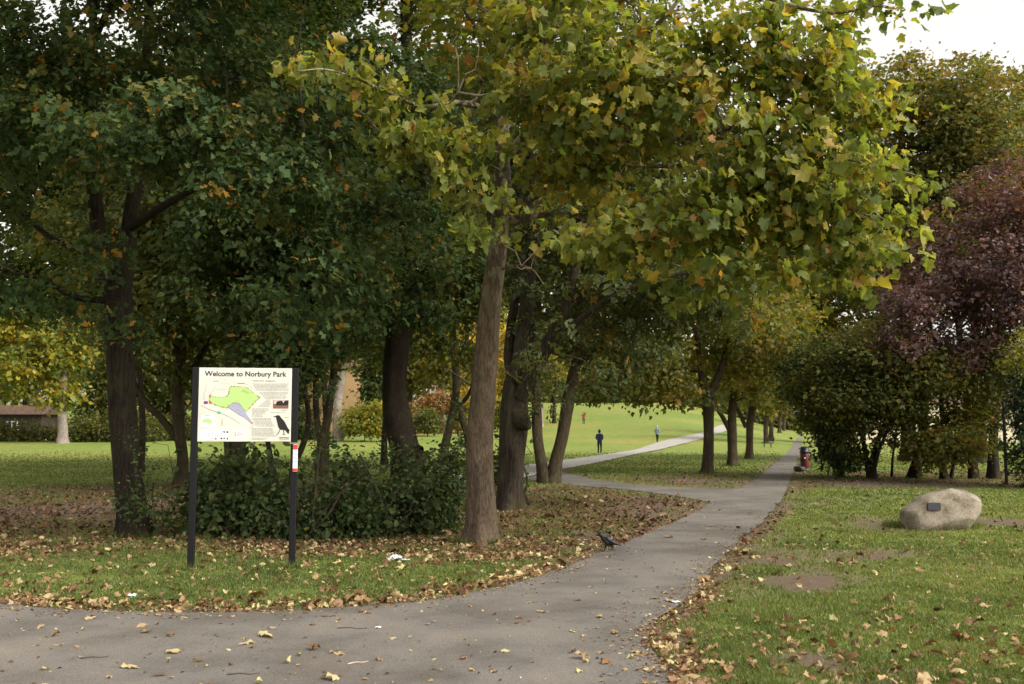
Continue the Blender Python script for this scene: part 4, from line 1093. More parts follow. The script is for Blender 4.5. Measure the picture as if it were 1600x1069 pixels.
# ------------------------------------------------------------------ far edge of the left lawn
def far_tree(bx, by, D, lobs, lab, m, n, size, seed, trunk=10, bark='maple', name='far_tree', lean=0, cat='tree', group=None):
    top = min(y - ry for _, y, _, ry in lobs)
    gb = P(bx, by, D); zb = gz(gb[0], gb[1])
    pxb, pyb, _ = project(np.array([[gb[0], D, zb]]))
    st = [[(bx, pyb[0], 0, trunk * 1.25), (bx, pyb[0] - (pyb[0] - top) * .18, 0, trunk), (bx + lean, pyb[0] - (pyb[0] - top) * .5, 0, trunk * .75), (bx + lean * 1.5, top + (pyb[0] - top) * .15, 0, trunk * .3)]]
    return tree(name, lab, cat, (bx, by), st, [L(x, y, D, rx, ry, max(1.0, min(rx, ry) * D / FPX)) for x, y, rx, ry in lobs], T_KITE, size, n, LM[m], BK[bark], group, gens=((14, .12), (80, .05), (320, .02)), spread=size * 1.3, seed=seed, odd=.04, clump=.55, D=D, sides=12, up=.7, wild=.9)
far_tree(98, 686, 100, [(60, 560, 75, 60), (20, 500, 80, 70), (95, 620, 40, 25), (110, 520, 50, 60)], 'lime-yellow tree with stout pale trunk on the far left lawn edge', 'lime', 8000, .5, 81, 15, 'pale')
far_tree(-40, 690, 104, [(-60, 540, 80, 90), (-20, 610, 50, 30)], 'yellowing tree cut by the left edge behind the far lawn', 'lime', 4500, .5, 82, 12)
far_tree(175, 688, 118, [(170, 600, 60, 55), (215, 570, 60, 70), (140, 655, 40, 20)], 'dark green tree behind the pale trunk on the far left', 'olive', 6000, .55, 83)
far_tree(265, 688, 122, [(260, 600, 60, 60), (310, 570, 60, 80), (250, 660, 45, 18)], 'mid-green tree seen between the oak and the sign', 'olive', 6000, .55, 84)
far_tree(400, 687, 124, [(390, 580, 80, 80), (470, 560, 70, 80), (420, 650, 60, 22)], 'green tree on the far lawn edge behind the sign', 'olive', 6500, .55, 85)
far_tree(528, 680, 104, [(520, 540, 50, 40), (560, 510, 60, 50), (500, 480, 60, 60)], 'big pale grey trunk with forked limb before the brick house', 'olive', 5000, .5, 86, 15, 'pale', lean=10)
far_tree(585, 676, 120, [(585, 610, 24, 30), (590, 570, 30, 40)], 'dark blue-green conifer beside the brick house', 'dark', 3500, .45, 87, 6)
far_tree(640, 672, 150, [(640, 560, 60, 60), (700, 540, 60, 70)], 'tall hazy green tree above the orange bushes', 'maple', 6000, .6, 88)
far_tree(692, 672, 126, [(695, 560, 40, 40)], 'grey birch-like trunk beside the clipped green bush', 'maple', 2600, .5, 89, 8, 'pale')
far_tree(770, 668, 140, [(765, 590, 45, 50), (750, 540, 50, 50)], 'golden yellow tree glimpsed past the plane trunk', 'yellow', 5000, .55, 90, 7)
far_tree(866, 656, 150, [(865, 560, 50, 40), (830, 590, 40, 30)], 'dark upright trunk on the far lawn right of the grey two-stemmed tree', 'maple', 3500, .55, 91, 6, 'oak')
far_tree(845, 662, 140, [(840, 570, 40, 40)], 'pale trunk on the far lawn behind the two-stemmed tree', 'maple', 2500, .55, 92, 7, 'pale')
for q, (x0, D) in enumerate([(-150, 130), (40, 140), (160, 145), (330, 140), (480, 150), (600, 165), (720, 170), (800, 190)]):
    far_tree(x0, 660, D, [(x0, 490, 75, 90), (x0 + 50, 540, 65, 80), (x0 - 30, 585, 65, 60)], f'background tree in the belt behind the far lawn, {["first", "second", "third", "fourth", "fifth", "sixth", "seventh", "eighth"][q]} from the left edge', ['olive', 'maple', 'olive', 'dark', 'maple', 'olive', 'lime', 'maple'][q], 6500, .8, 93 + q, group='belt of trees behind the far lawn', name='belt_tree')
for q, (x0, D, mm) in enumerate([(850, 262, 'maple'), (930, 255, 'olive'), (1010, 262, 'maple'), (1085, 256, 'lime'), (1150, 265, 'olive'), (1205, 258, 'maple'), (1262, 262, 'olive'), (1330, 240, 'olive'), (1400, 250, 'maple')]):
    gp = P(x0, 640, D); py = project(np.array([[gp[0], D, gz(gp[0], D)]]))[1][0]
    far_tree(x0, 640, D, [(x0, 585, 48, 42), (x0 + 30, 600, 40, 36), (x0 - 25, 612, 40, 26), (x0 + 10, py - 20, 40, 20)], f'far tree on the skyline beyond the hill, {["first", "second", "third", "fourth", "fifth", "sixth", "seventh", "eighth", "ninth"][q]} counting from the plane trunk', mm, 4600, 1.0, 140 + q, 6, group='trees on the skyline', name='skyline_tree')
def bush(bx, by, D, lobs, lab, m, n, size, seed):
    lobs = lobs + [(x + k * rx * .4, by - 7, rx * .6, 9) for x, y, rx, ry in lobs for k in (-1, 1)]
    return far_tree(bx, by, D, lobs, lab, m, int(n * 1.3), size, seed, 1.5, 'maple', 'bush', 0, 'bush')
bush(570, 678, 103, [(565, 655, 32, 24), (590, 648, 24, 22)], 'yellow-green bush in front of the brick house', 'lime', 3600, .3, 111)
bush(668, 672, 115, [(668, 655, 20, 17)], 'rounded clipped green bush behind the bent trunk', 'olive', 3000, .25, 112)
bush(688, 670, 122, [(690, 632, 34, 22), (660, 640, 24, 14)], 'orange-red bush behind the clipped green bush', 'orange', 3000, .32, 113)
bush(732, 668, 122, [(730, 635, 26, 34)], 'golden yellow bush left of the plane trunk', 'yellow', 2600, .32, 114)
bush(785, 666, 126, [(785, 640, 26, 25)], 'yellow-green bush right of the plane trunk', 'lime', 2200, .32, 115)
bush(160, 690, 103, [(150, 668, 50, 22), (210, 664, 45, 26)], 'dark bramble bank right of the pale far trunk', 'olive', 4500, .3, 116)
bush(290, 690, 106, [(270, 668, 45, 22), (330, 664, 45, 25)], 'dark bramble bank behind the gnarled tree', 'olive', 4500, .3, 117)
bush(430, 688, 108, [(410, 665, 45, 22), (470, 662, 40, 24)], 'green hedge bank behind the thin sapling', 'dark', 4000, .3, 118)
bush(50, 692, 104, [(30, 672, 40, 16), (80, 675, 30, 13), (-30, 670, 40, 20)], 'scrubby bramble bank in front of the brown shed', 'olive', 3600, .28, 119)
ORD = ["first", "second", "third", "fourth", "fifth", "sixth", "seventh", "eighth", "ninth", "tenth", "eleventh"]
for q in range(11):
    x0, D = 830 + q * 46, 236 - 2 * (q % 3)
    gp = P(x0, 640, D); py = project(np.array([[gp[0], D, gz(gp[0], D)]]))[1][0]
    lobs = [(x0, py - 5, 30, 9 + q % 3), (x0 + 24, py - 6, 26, 10)]
    far_tree(x0, 640, D, lobs, f'low hedge section along the top of the far lawn, {ORD[q]} from the plane trunk', 'olive', 1900, .8, 120 + q, 2, 'maple', 'hedge_shrub', 0, 'hedge', 'hedge along the top of the far lawn')
pl = bpy.data.objects['plane_tree']
bm = bmesh.new(); bmesh.ops.create_icosphere(bm, subdivisions=2, radius=.017)
sb = bpy.data.meshes.new('seed_ball'); bm.to_mesh(sb); bm.free(); sb.materials.append(plain('seed_ball_brown', (.09, .06, .035), .9, 0, .1, .3, 90, .5))
rq = np.random.default_rng(9)
for (px, py, D) in [(1392, 25, 12), (1398, 21, 12.02), (1403, 15, 12.05), (1396, 12, 11.98), (1388, 20, 11.95), (1407, 26, 12), (1300, 22, 12.1), (1283, 40, 12.2), (1180, 58, 12.3), (1060, 30, 12.5), (1110, 100, 12.4), (960, 60, 12.9), (1240, 130, 12), (1150, 190, 12), (1320, 210, 11.9), (1020, 170, 12.3)]:
    link('seed_ball', sb, pl, P(px, py, D) - np.array(pl.location))
Q = []
for (px, py, D) in [(1392, 25, 12), (1398, 21, 12.02), (1403, 15, 12.05), (1388, 20, 11.95)]:
    Q.append(crom(np.array([P(1372, 11, 12.0), P(1385, 9, 12.0), P(px, py, D)]), 7) - np.array(pl.location))
V, F = tubes(np.array(Q), np.full((4, 7), .0028), 4)
link('fruit_stalks', mesh_np('fruit_stalks', V, F, None, [BK['twig']]), pl)['kind'] = 'stuff'

# ------------------------------------------------------------------ park sign
M_POST = plain('sign_post_paint', (.008, .008, .009), .55, 0, .2, .25, 30)
M_PANEL = plain('sign_panel', (.64, .615, .53), .4, 0, .4, .09, 3.5)
def ink(name, c): return plain(name, c, .55, 0, .25, .05, 40)
I = {k: ink('ink_' + k, c) for k, c in dict(black=(.02, .018, .018), grey=(.30, .29, .27), pale_grey=(.50, .49, .44), green=(.42, .66, .20), dark_green=(.20, .36, .10), lilac=(.36, .34, .46), purple=(.16, .04, .22), red=(.55, .05, .04), brown=(.20, .11, .06), sepia=(.22, .10, .07), sepia_sky=(.62, .48, .40), white=(.82, .82, .82), blue=(.25, .30, .50), teal=(.10, .42, .28), pale_blue=(.62, .68, .76), wedge=(.34, .46, .17)).items()}
sL, sR = G(298, 890), G(456, 887)
sv = sR - sL
slen, sang = float(np.hypot(sv[0], sv[1])), math.atan2(sv[1], sv[0])
sign = thing('park_sign', 'welcome board with park map and crow picture on two black posts', 'sign', sL, sang)
ztop = float(P(306, 574, sL[1])[2])
zbot = float(P(306, 690, sL[1])[2])
for x in (0, slen):
    bm = bmesh.new(); box(bm, (x, 0, ztop / 2 - .1), (.080, .080, ztop + .2), .008)
    p = bm_obj('post', bm, M_POST, sign)
    for zz in (1.42, 1.36):
        bm = bmesh.new(); box(bm, (x, 0, zz), (.087, .087, .012), .002); bm_obj('clamp_band', bm, M_POST, p)
bx0, bx1 = .041, slen - .041
bm = bmesh.new(); box(bm, ((bx0 + bx1) / 2, -.022, (ztop + zbot) / 2 - .003), (bx1 - bx0, .03, ztop - zbot - .004), .003)
panel = bm_obj('panel', bm, M_PANEL, sign)
BW, BH, YF = bx1 - bx0, ztop - zbot, -.0385
def Z(X, Y):
    t = (Y - 70) / 915
    xl, xr = 100 - 25 * t, 1258 - 28 * t
    u = (X - xl) / (xr - xl)
    v = (Y - (70 + 33 * u)) / ((985 + 15 * u) - (70 + 33 * u))
    return bx0 + u * BW, ztop - .004 - v * BH
def flat(name, polys, m, lift=0, parent=None):
    """flat print on the panel: polygons in board coordinates"""
    bm = bmesh.new()
    for q in polys:
        vs = [bm.verts.new((*Z(*p)[:1], YF - .0012 * lift, Z(*p)[1])) for p in q]
        try: f = bm.faces.new(vs)
        except ValueError: continue
    bmesh.ops.triangulate(bm, faces=bm.faces[:])
    bmesh.ops.recalc_face_normals(bm, faces=bm.faces[:])
    return bm_obj(name, bm, m, parent or panel)
def rect(x0, y0, x1, y1): return [(x0, y0), (x1, y0), (x1, y1), (x0, y1)]
def line(pts, wd):
    out = []
    for (a, b_), (c, d) in zip(pts[:-1], pts[1:]):
        k = math.hypot(c - a, d - b_) or 1
        nx_, ny_ = -(d - b_) / k * wd / 2, (c - a) / k * wd / 2
        out.append([(a + nx_, b_ + ny_), (c + nx_, d + ny_), (c - nx_, d - ny_), (a - nx_, b_ - ny_)])
    return out
def text(name, s, x0, x1, ybase, m, lift=1, bold=0.0, parent=None, hscale=1.0):
    cu = bpy.data.curves.new('lettering', 'FONT')
    cu.body = s; cu.offset = bold; cu.resolution_u = 3
    ob = bpy.data.objects.new('lettering', cu); COL.objects.link(ob)
    me = bpy.data.meshes.new_from_object(ob.evaluated_get(bpy.context.evaluated_depsgraph_get()))
    bpy.data.objects.remove(ob); bpy.data.curves.remove(cu)
    co = np.zeros(len(me.vertices) * 3, np.float32); me.vertices.foreach_get('co', co); co = co.reshape(-1, 3)
    a, c = Z(x0, ybase), Z(x1, ybase + 33 * (x1 - x0) / 1158)
    sc = (c[0] - a[0]) / (co[:, 0].max() - co[:, 0].min())
    xs = (co[:, 0] - co[:, 0].min()) * sc
    zs = co[:, 1] * sc * hscale
    dz = (c[1] - a[1])
    new = np.column_stack([a[0] + xs, np.full(len(xs), YF - .0012 * lift), a[1] + zs + dz * xs / max(xs.max(), 1e-6)])
    me.vertices.foreach_set('co', new.astype(np.float32).ravel()); me.update()
    me.name = name; me.materials.clear(); me.materials.append(m)
    return link(name, me, panel if parent is None else parent)
text('title_lettering', 'Welcome to Norbury Park', 168, 1186, 176, I['black'], 1, .018)
text('heading_lettering', 'Norbury Park - Background', 764, 1042, 254, I['brown'], 1, .012)
text('council_lettering', 'CROYDON', 1085, 1212, 958, I['black'], 1, .02)
GREEN = [(238, 425), (300, 432), (345, 445), (420, 438), (460, 425), (470, 400), (468, 345), (490, 312), (560, 312), (660, 318), (700, 340), (850, 455), (775, 520), (700, 605), (672, 628), (655, 600), (620, 550), (580, 512), (505, 512), (455, 560), (440, 572), (370, 560), (330, 540), (240, 512), (228, 480)]
mp = flat('park_map', [GREEN], I['green'], 1)
flat('map_wedge', [[(612, 375), (650, 345), (745, 408), (690, 402)]], I['wedge'], 2, mp)
flat('map_built_area', [[(455, 568), (505, 514), (580, 516), (622, 556), (680, 650), (760, 760), (745, 772), (650, 690), (600, 668), (520, 610)]], I['lilac'], 2, mp)
rr = np.random.default_rng(5)
trees_on_map = []
for k in range(len(GREEN)):
    (a, b_), (c, d) = GREEN[k], GREEN[(k + 1) % len(GREEN)]
    for t in np.arange(.05, 1, 16 / max(math.hypot(c - a, d - b_), 17)):
        x, y = a + (c - a) * t + rr.normal() * 3, b_ + (d - b_) * t + rr.normal() * 3
        s = rr.uniform(4, 8)
        trees_on_map.append([(x + s * math.cos(u), y + s * math.sin(u)) for u in np.linspace(0, 6.28, 7)[:-1]])
flat('map_tree_marks', trees_on_map[::2], I['brown'], 3, mp)
flat('map_tree_marks', trees_on_map[1::3], I['dark_green'], 3.5, mp)
flat('map_tree_marks', trees_on_map[2::5], I['red'], 4, mp)
flat('map_path_line', line([(300, 492), (420, 470), (500, 468), (600, 490), (700, 498), (840, 460)], 4) + line([(500, 330), (530, 400), (600, 490)], 2.5), I['pale_grey'], 2.5, mp)
flat('road_line', line([(118, 540), (250, 600), (350, 632), (430, 665), (520, 715), (600, 772)], 5), I['grey'], 1)
flat('road_line', line([(300, 292), (250, 395)], 9) + line([(190, 280), (175, 350), (155, 420), (165, 470)], 9) + line([(300, 340), (440, 344)], 5) + line([(300, 275), (560, 265), (700, 290), (860, 430)], 3) + line([(715, 825), (820, 758)], 10), I['pale_grey'], 1.2)
flat('station_marker', [[(315, 618), (345, 612), (370, 634), (345, 646), (318, 634)]], I['teal'], 2)
flat('entrance_marker', [rect(158, 488, 206, 520)], I['purple'], 2)
flat('entrance_marker', [rect(228, 408, 246, 432), rect(226, 488, 252, 515), rect(836, 448, 854, 462), rect(748, 758, 766, 772)], I['red'], 4.5)
flat('inset_map', [rect(118, 662, 285, 805)], I['pale_blue'], 1)
flat('inset_green', [[(135, 725), (170, 700), (215, 698), (250, 725), (262, 750), (225, 770), (190, 750), (140, 745)]], I['green'], 2)
flat('key_box', [rect(112, 850, 462, 965)], I['white'], 1)
flat('key_box', [rect(538, 850, 665, 940)], I['white'], 1)
bars = []
for yy in (862, 882, 905, 925, 945):
    x = 118
    while x < (385 if yy < 920 else 290):
        wl_ = rr.uniform(12, 46); bars.append(rect(x, yy, x + wl_, yy + 7)); x += wl_ + rr.uniform(5, 11)
flat('key_print', bars, I['blue'], 2)
flat('key_print', [rect(400, 852, 412, 884), rect(432, 860, 458, 880), rect(296, 940, 312, 960), rect(360, 936, 382, 956), rect(396, 938, 414, 956), rect(436, 936, 452, 960)], I['black'], 2)
flat('key_print', [rect(542, 876, 552, 888), rect(542, 896, 552, 908), rect(542, 912, 552, 924)] + [rect(562, 878, 612, 884), rect(562, 898, 650, 904), rect(562, 916, 596, 922)], I['red'], 2)
flat('scale_mark', line([(384, 700), (380, 790)], 4) + [rect(376, 735, 390, 742), rect(372, 765, 386, 772)] + [rect(225 + 46 * k, 222, 235 + 46 * k, 228) for k in range(5)] + [rect(270, 240, 345, 246), rect(578, 270, 660, 280), rect(560, 598, 594, 606), rect(170, 664, 230, 670)], I['grey'], 2.2)
bars = []
for (y0, y1, xl0, xl1, xr0, xr1) in [(282, 370, 762, 812, 1215, 1215), (385, 470, 840, 920, 1210, 1190), (480, 570, 925, 815, 995, 985), (588, 690, 752, 752, 970, 880), (632, 640, 980, 980, 1190, 1190), (705, 810, 752, 810, 990, 1040), (825, 920, 745, 745, 1010, 1060), (945, 972, 742, 742, 960, 900)]:
    for yy in np.arange(y0, y1, 15.5):
        t = (yy - y0) / max(1, y1 - y0)
        x, xe = xl0 + (xl1 - xl0) * t, xr0 + (xr1 - xr0) * t - rr.uniform(0, 25)
        while x < xe:
            wl_ = min(rr.uniform(9, 40), xe - x + 4)
            bars.append([(x, yy + (x - 750) * .022), (x + wl_, yy + (x + wl_ - 750) * .022), (x + wl_, yy + 6 + (x + wl_ - 750) * .022), (x, yy + 6 + (x - 750) * .022)])
            x += wl_ + rr.uniform(5, 9)
bars += [rect(1110, 612, 1190, 618), rect(1155, 700, 1210, 706), rect(1090, 970, 1210, 975)]
flat('body_print', bars, I['grey'], 1)['kind'] = 'stuff'
ph = flat('sepia_picture', [[(1015, 490), (1210, 494), (1206, 596), (1012, 592)]], I['sepia'], 1)
flat('picture_sky', [[(1022, 494), (1204, 497), (1203, 530), (1130, 532), (1022, 536)]], I['sepia_sky'], 2, ph)
flat('picture_trees', [[(1050, 538), (1060, 508), (1082, 502), (1090, 526), (1108, 500), (1130, 498), (1140, 530), (1160, 500), (1205, 496), (1204, 555), (1060, 556)]], I['black'], 3, ph)
flat('crow_picture', [[(1005, 694), (1045, 683), (1070, 673), (1095, 680), (1112, 705), (1150, 745), (1175, 790), (1195, 830), (1220, 862), (1200, 866), (1216, 900), (1196, 902), (1165, 862), (1145, 856), (1100, 850), (1078, 822), (1066, 770), (1060, 715), (1048, 698)]]
     + line([(1098, 848), (1085, 880), (1068, 905)], 8) + line([(1068, 905), (1048, 912)], 6) + line([(1140, 852), (1146, 890), (1148, 910)], 8) + line([(1128, 914), (1165, 912)], 6), I['black'], 1)
# paper notice strapped to the right-hand post
nb = P(463, 694, sR[1]); nb = np.array([sR[0], sR[1], nb[2]])
nt = thing('notice', 'narrow white paper notice with red bands on the right sign post', 'notice', (nb[0], nb[1], nb[2] - .34), sang)
bm = bmesh.new(); box(bm, (.02, -.052, .17), (.058, .006, .34), .001); bm_obj('sheet', bm, I['white'], nt)
for zz, hh in ((.305, .062), (.022, .036)):
    bm = bmesh.new(); box(bm, (.02, -.056, zz), (.055, .003, hh)); bm_obj('red_band', bm, I['red'], nt)
bm = bmesh.new()
for k in range(13): box(bm, (.02 - rr.uniform(0, .006), -.0555, .06 + k * .0165), (rr.uniform(.030, .044), .002, .006))
bm_obj('print', bm, I['blue'], nt)
bm = bmesh.new(); box(bm, (0, 0, .352), (.096, .11, .012), .002); bm_obj('cable_tie', bm, I['grey'], nt)

# ------------------------------------------------------------------ skin-grown bodies
def skin_mesh(name, verts, radii, edges, root=0, sub=2):
    bm = bmesh.new()
    lay = bm.verts.layers.skin.verify()
    vs = []
    for p, r in zip(verts, radii):
        v = bm.verts.new(p); rx, ry = (r, r) if not isinstance(r, tuple) else r
        v[lay].radius = (rx, ry); vs.append(v)
    vs[root][lay].use_root = True
    for a, c in edges: bm.edges.new((vs[a], vs[c]))
    me = bpy.data.meshes.new(name); bm.to_mesh(me); bm.free()
    o = bpy.data.objects.new(name, me); COL.objects.link(o)
    s = o.modifiers.new('skin', 'SKIN'); s.use_smooth_shade = True
    o.modifiers.new('sub', 'SUBSURF').levels = sub
    ev = bpy.data.meshes.new_from_object(o.evaluated_get(bpy.context.evaluated_depsgraph_get()))
    bpy.data.objects.remove(o); bpy.data.meshes.remove(me)
    ev.name = name
    for p in ev.polygons: p.use_smooth = True
    return ev

# crow
M_CROW = plain('crow_feather', (.010, .011, .014), .38, 0, .5, .3, 60, .3)
cb = G(951, 861)
crow = thing('crow', 'black crow walking left at the edge of the path', 'bird', cb, math.radians(6))
mm = .00056
def cp(X, Y, y=0.0): return ((X - 850) * mm, y, (742 - Y) * mm)
vs = [cp(850, 505), cp(775, 440), cp(710, 385), cp(665, 340), cp(625, 318), cp(590, 328), cp(560, 345), cp(532, 362), cp(930, 530), cp(1000, 548), cp(1060, 570), cp(1130, 592), cp(1190, 612),
      cp(790, 560, -.025), cp(768, 610, -.027), cp(752, 660, -.028), cp(735, 728, -.03), cp(905, 575, .025), cp(945, 620, .027), cp(950, 660, .028), cp(975, 728, .03)]
rd = [(.062, .060), (.056, .054), (.036, .038), (.029, .031), (.026, .028), (.015, .014), (.009, .009), (.003, .003), (.052, .044), (.036, .026), (.030, .015), (.030, .010), (.026, .007),
      .026, .015, .008, .006, .026, .015, .008, .006]
ed = [(0, 1), (1, 2), (2, 3), (3, 4), (4, 5), (5, 6), (6, 7), (0, 8), (8, 9), (9, 10), (10, 11), (11, 12), (0, 13), (13, 14), (14, 15), (15, 16), (8, 17), (17, 18), (18, 19), (19, 20)]
rd = [tuple(1.28 * c for c in q) if isinstance(q, tuple) else q * 1.1 for q in rd]
me = skin_mesh('body', vs, rd, ed); me.materials.append(M_CROW); link('body', me, crow)
for s in (-1, 1):
    V, F = [], []
    prof = [(735, 395, 40), (790, 420, 75), (870, 470, 80), (950, 520, 55), (1030, 555, 32), (1110, 585, 14), (1150, 600, 3)]
    for k, (X, Y, h) in enumerate(prof):
        yb = s * [.046, .066, .068, .056, .042, .034, .028][k]
        for j, f in enumerate((-.6, -.2, .25, .7, 1.0)):
            bul = (.012 * (1 - (f * 1.1) ** 2)) * s
            V.append(cp(X, Y + f * h * .8, yb + bul)); 
    n5 = 5
    for k in range(len(prof) - 1):
        for j in range(4): F.append((k * n5 + j, k * n5 + j + 1, (k + 1) * n5 + j + 1, (k + 1) * n5 + j))
    o = link('wing', mesh_np('wing', np.array(V), np.array(F), None, [M_CROW], True), crow)
    o.modifiers.new('thick', 'SOLIDIFY').thickness = .006
M_LEG = plain('crow_leg', (.018, .015, .014), .5)
for (X, Y, y) in ((735, 730, -.03), (975, 730, .03)):
    bm = bmesh.new()
    c = Vector(cp(X, Y, y))
    for a in (-.5, 0, .5, math.pi):
        d = Vector((-math.cos(a), math.sin(a), 0)) * (.032 if a < 3 else .02)
        q = c + d; q.z = .004
        M = Matrix.Translation((c + q) / 2) @ (q - c).to_track_quat('X', 'Z').to_matrix().to_4x4() @ Matrix.Diagonal((d.length * 1.1, .006, .006, 1))
        bmesh.ops.create_cube(bm, size=1, matrix=M)
    bm_obj('foot', bm, M_LEG, crow)
for s in (-1, 1):
    bm = bmesh.new(); bmesh.ops.create_uvsphere(bm, u_segments=8, v_segments=6, radius=.0035, matrix=Matrix.Translation(Vector(cp(615, 312, s * .024))))
    bm_obj('eye', bm, plain('crow_eye', (.03, .02, .015), .15), crow)

# people
def cloth(n_, c): return plain(n_, c, .8, 0, .2, .15, 12)
SKIN = plain('skin', (.42, .25, .18), .55)
def person(px, py, H, rz, label, top, legs, shoe, headm, headname, stride, arms, D=None, group=None):
    b = G(px, py)
    r = thing('person', label, 'person', b, rz, group)
    k = H / 1.75
    s = stride
    vs = [(0, 0, .97), (0, 0, 1.16), (0, -.005, 1.36), (0, 0, 1.47), (0, .01, 1.545), (0, .02, 1.63), (0, .02, 1.70),
          (-.10, 0, .92), (-.10, .03 + s * .4, .50), (-.10, s * .9 - .02, .10), (-.10, s * .9 + .13, .045),
          (.10, 0, .92), (.10, .03 - s * .2, .50), (.10, -s - .02, .10), (.10, -s + .13, .045),
          (-.20, 0, 1.42), (-.25, -.03, 1.16), (-.24 + arms, .05 + arms * .6, .94 + arms * .8), (-.23 + arms, .08 + arms, .87 + arms),
          (.20, 0, 1.42), (.25, -.03, 1.16), (.24 - arms, .05 + arms * .6, .94 + arms * .8), (.23 - arms, .08 + arms, .87 + arms)]
    rd = [(.165, .12), (.16, .115), (.185, .125), (.11, .085), (.058, .06), (.082, .098), (.065, .075), .098, .068, .046, .035, .098, .068, .046, .035, .078, .058, .042, .038, .078, .058, .042, .038]
    ed = [(0, 1), (1, 2), (2, 3), (3, 4), (4, 5), (5, 6), (0, 7), (7, 8), (8, 9), (9, 10), (0, 11), (11, 12), (12, 13), (13, 14), (2, 15), (15, 16), (16, 17), (17, 18), (2, 19), (19, 20), (20, 21), (21, 22)]
    me = skin_mesh('body', [tuple(c * k for c in v) for v in vs], [tuple(c * k for c in q) if isinstance(q, tuple) else q * k for q in rd], ed)
    for x in (top, legs, shoe, SKIN): me.materials.append(x)
    hz = (.87 + arms) * k
    for p in me.polygons:
        c = p.center
        if c.z < .11 * k: p.material_index = 2
        elif c.z < .86 * k and abs(c.x) < .19 * k: p.material_index = 1
        elif c.z > 1.50 * k: p.material_index = 3
        elif abs(c.z - hz) < .06 * k and c.y > (.06 + arms * .8) * k and abs(c.x) > .0: p.material_index = 3
    me.transform(Matrix.Translation((0, 0, -min(v.co.z for v in me.vertices))))
    link('body', me, r)
    bm = bmesh.new()
    bmesh.ops.create_icosphere(bm, subdivisions=3, radius=1, matrix=Matrix.Translation((0, -.018 * k, 1.635 * k)) @ Matrix.Diagonal((.098 * k, .112 * k, .150 * k, 1)))
    for v in list(bm.verts):                       # open at the face
        if v.co.y > .05 * k and v.co.z < 1.70 * k: bm.verts.remove(v)
    bm_obj(headname, bm, headm, r, None, True)
    bm = bmesh.new(); box(bm, (0, .128 * k, 1.63 * k), (.022 * k, .03 * k, .035 * k), .008 * k); bm_obj('nose', bm, SKIN, r)
    return r
NAVY, BLK, DGREY = cloth('navy_coat', (.022, .030, .075)), cloth('black_cloth', (.012, .012, .015)), cloth('dark_trousers', (.025, .027, .038))
person(937, 710, 1.72, math.radians(-20), 'person in navy hooded coat and black trousers with white shoes beside the curved path', NAVY, BLK, plain('white_shoe', (.75, .75, .75), .5), BLK, 'hair', .04, .12)
person(1027, 691.5, 1.70, math.radians(-35), 'person in grey-blue hooded jacket and dark trousers walking away on the far path', cloth('grey_blue_jacket', (.20, .26, .32)), BLK, cloth('grey_shoe', (.3, .28, .28)), cloth('grey_hood', (.26, .32, .38)), 'hood', .16, .05)
person(912, 663, 1.75, math.radians(170), 'distant person in red top and dark trousers standing on the far lawn', cloth('red_top', (.30, .05, .05)), DGREY, BLK, cloth('brown_hair', (.04, .025, .015)), 'hair', .03, .22)

# ------------------------------------------------------------------ boulder
m, n, l, out = new_mat('granite')
b = n.new('ShaderNodeBsdfPrincipled'); b.inputs['Roughness'].default_value = .88; b.inputs['Specular IOR Level'].default_value = .2
t1, t2, t3 = tex(n, l, 'noise', 60, 4, .8), tex(n, l, 'noise', 3.2, 6, .65), tex(n, l, 'voronoi', 130)
r1 = ramp(n, [(.3, (.105, .090, .072)), (.5, (.28, .245, .20)), (.7, (.46, .415, .35))]); l.new(t1.outputs['Fac'], r1.inputs[0])
r2 = ramp(n, [(.36, (.42, .37, .30)), (.5, (.9, .86, .79)), (.66, (1.2, 1.17, 1.12))]); l.new(t2.outputs['Fac'], r2.inputs[0])
c = mulc(r1.outputs[0], r2.outputs[0])
l.new(c, b.inputs['Base Color'])
ad = n.new('ShaderNodeMath'); ad.operation = 'ADD'; l.new(t1.outputs['Fac'], ad.inputs[0]); l.new(t2.outputs['Fac'], ad.inputs[1])
bump(n, l, ad.outputs[0], .6, .03, b); l.new(b.outputs[0], out.inputs[0])
GRAN = m
rb = G(1470, 826)
mz = rb[1] / FPX / 9.41
sil = [(235, 790), (197, 560), (215, 500), (265, 450), (400, 360), (560, 265), (760, 200), (1000, 170), (1200, 185), (1300, 225), (1345, 290), (1335, 420), (1300, 520), (1225, 620), (1120, 735), (1080, 790), (700, 800), (450, 800)]
sil = crom(np.array([((X - 760) * mz, 0, (762 - Y) * mz) for X, Y in sil + sil[:1]]), 97)[:-1]
cen = np.array([.02, 0, .33])
V, F = [], []
NT = 34
ts = np.sin(np.linspace(-np.pi / 2, np.pi / 2, NT))
for t in ts:
    sc = (1 - abs(t) ** 2.6) ** .42 if abs(t) < 1 else 0.0
    ring = cen + (sil - cen) * max(sc, .02)
    ring = ring + np.array([0, t * .48, 0])
    ring[:, 1] += .18 * (ring[:, 2] - .3) * (1 if t < 0 else .3)        # front face leans back
    V.append(ring)
V = np.array(V); nr_, ns_ = V.shape[:2]
from mathutils import noise as mnoise
Vf = V.reshape(-1, 3)
for q in range(len(Vf)):
    p = Vector(Vf[q])
    d = p - Vector(cen)
    nn_ = mnoise.noise(p * 2.3 + Vector((3, 1, 7))) * .045 + mnoise.noise(p * 6.0) * .016 + mnoise.noise(p * 15) * .006
    Vf[q] = p + d.normalized() * nn_
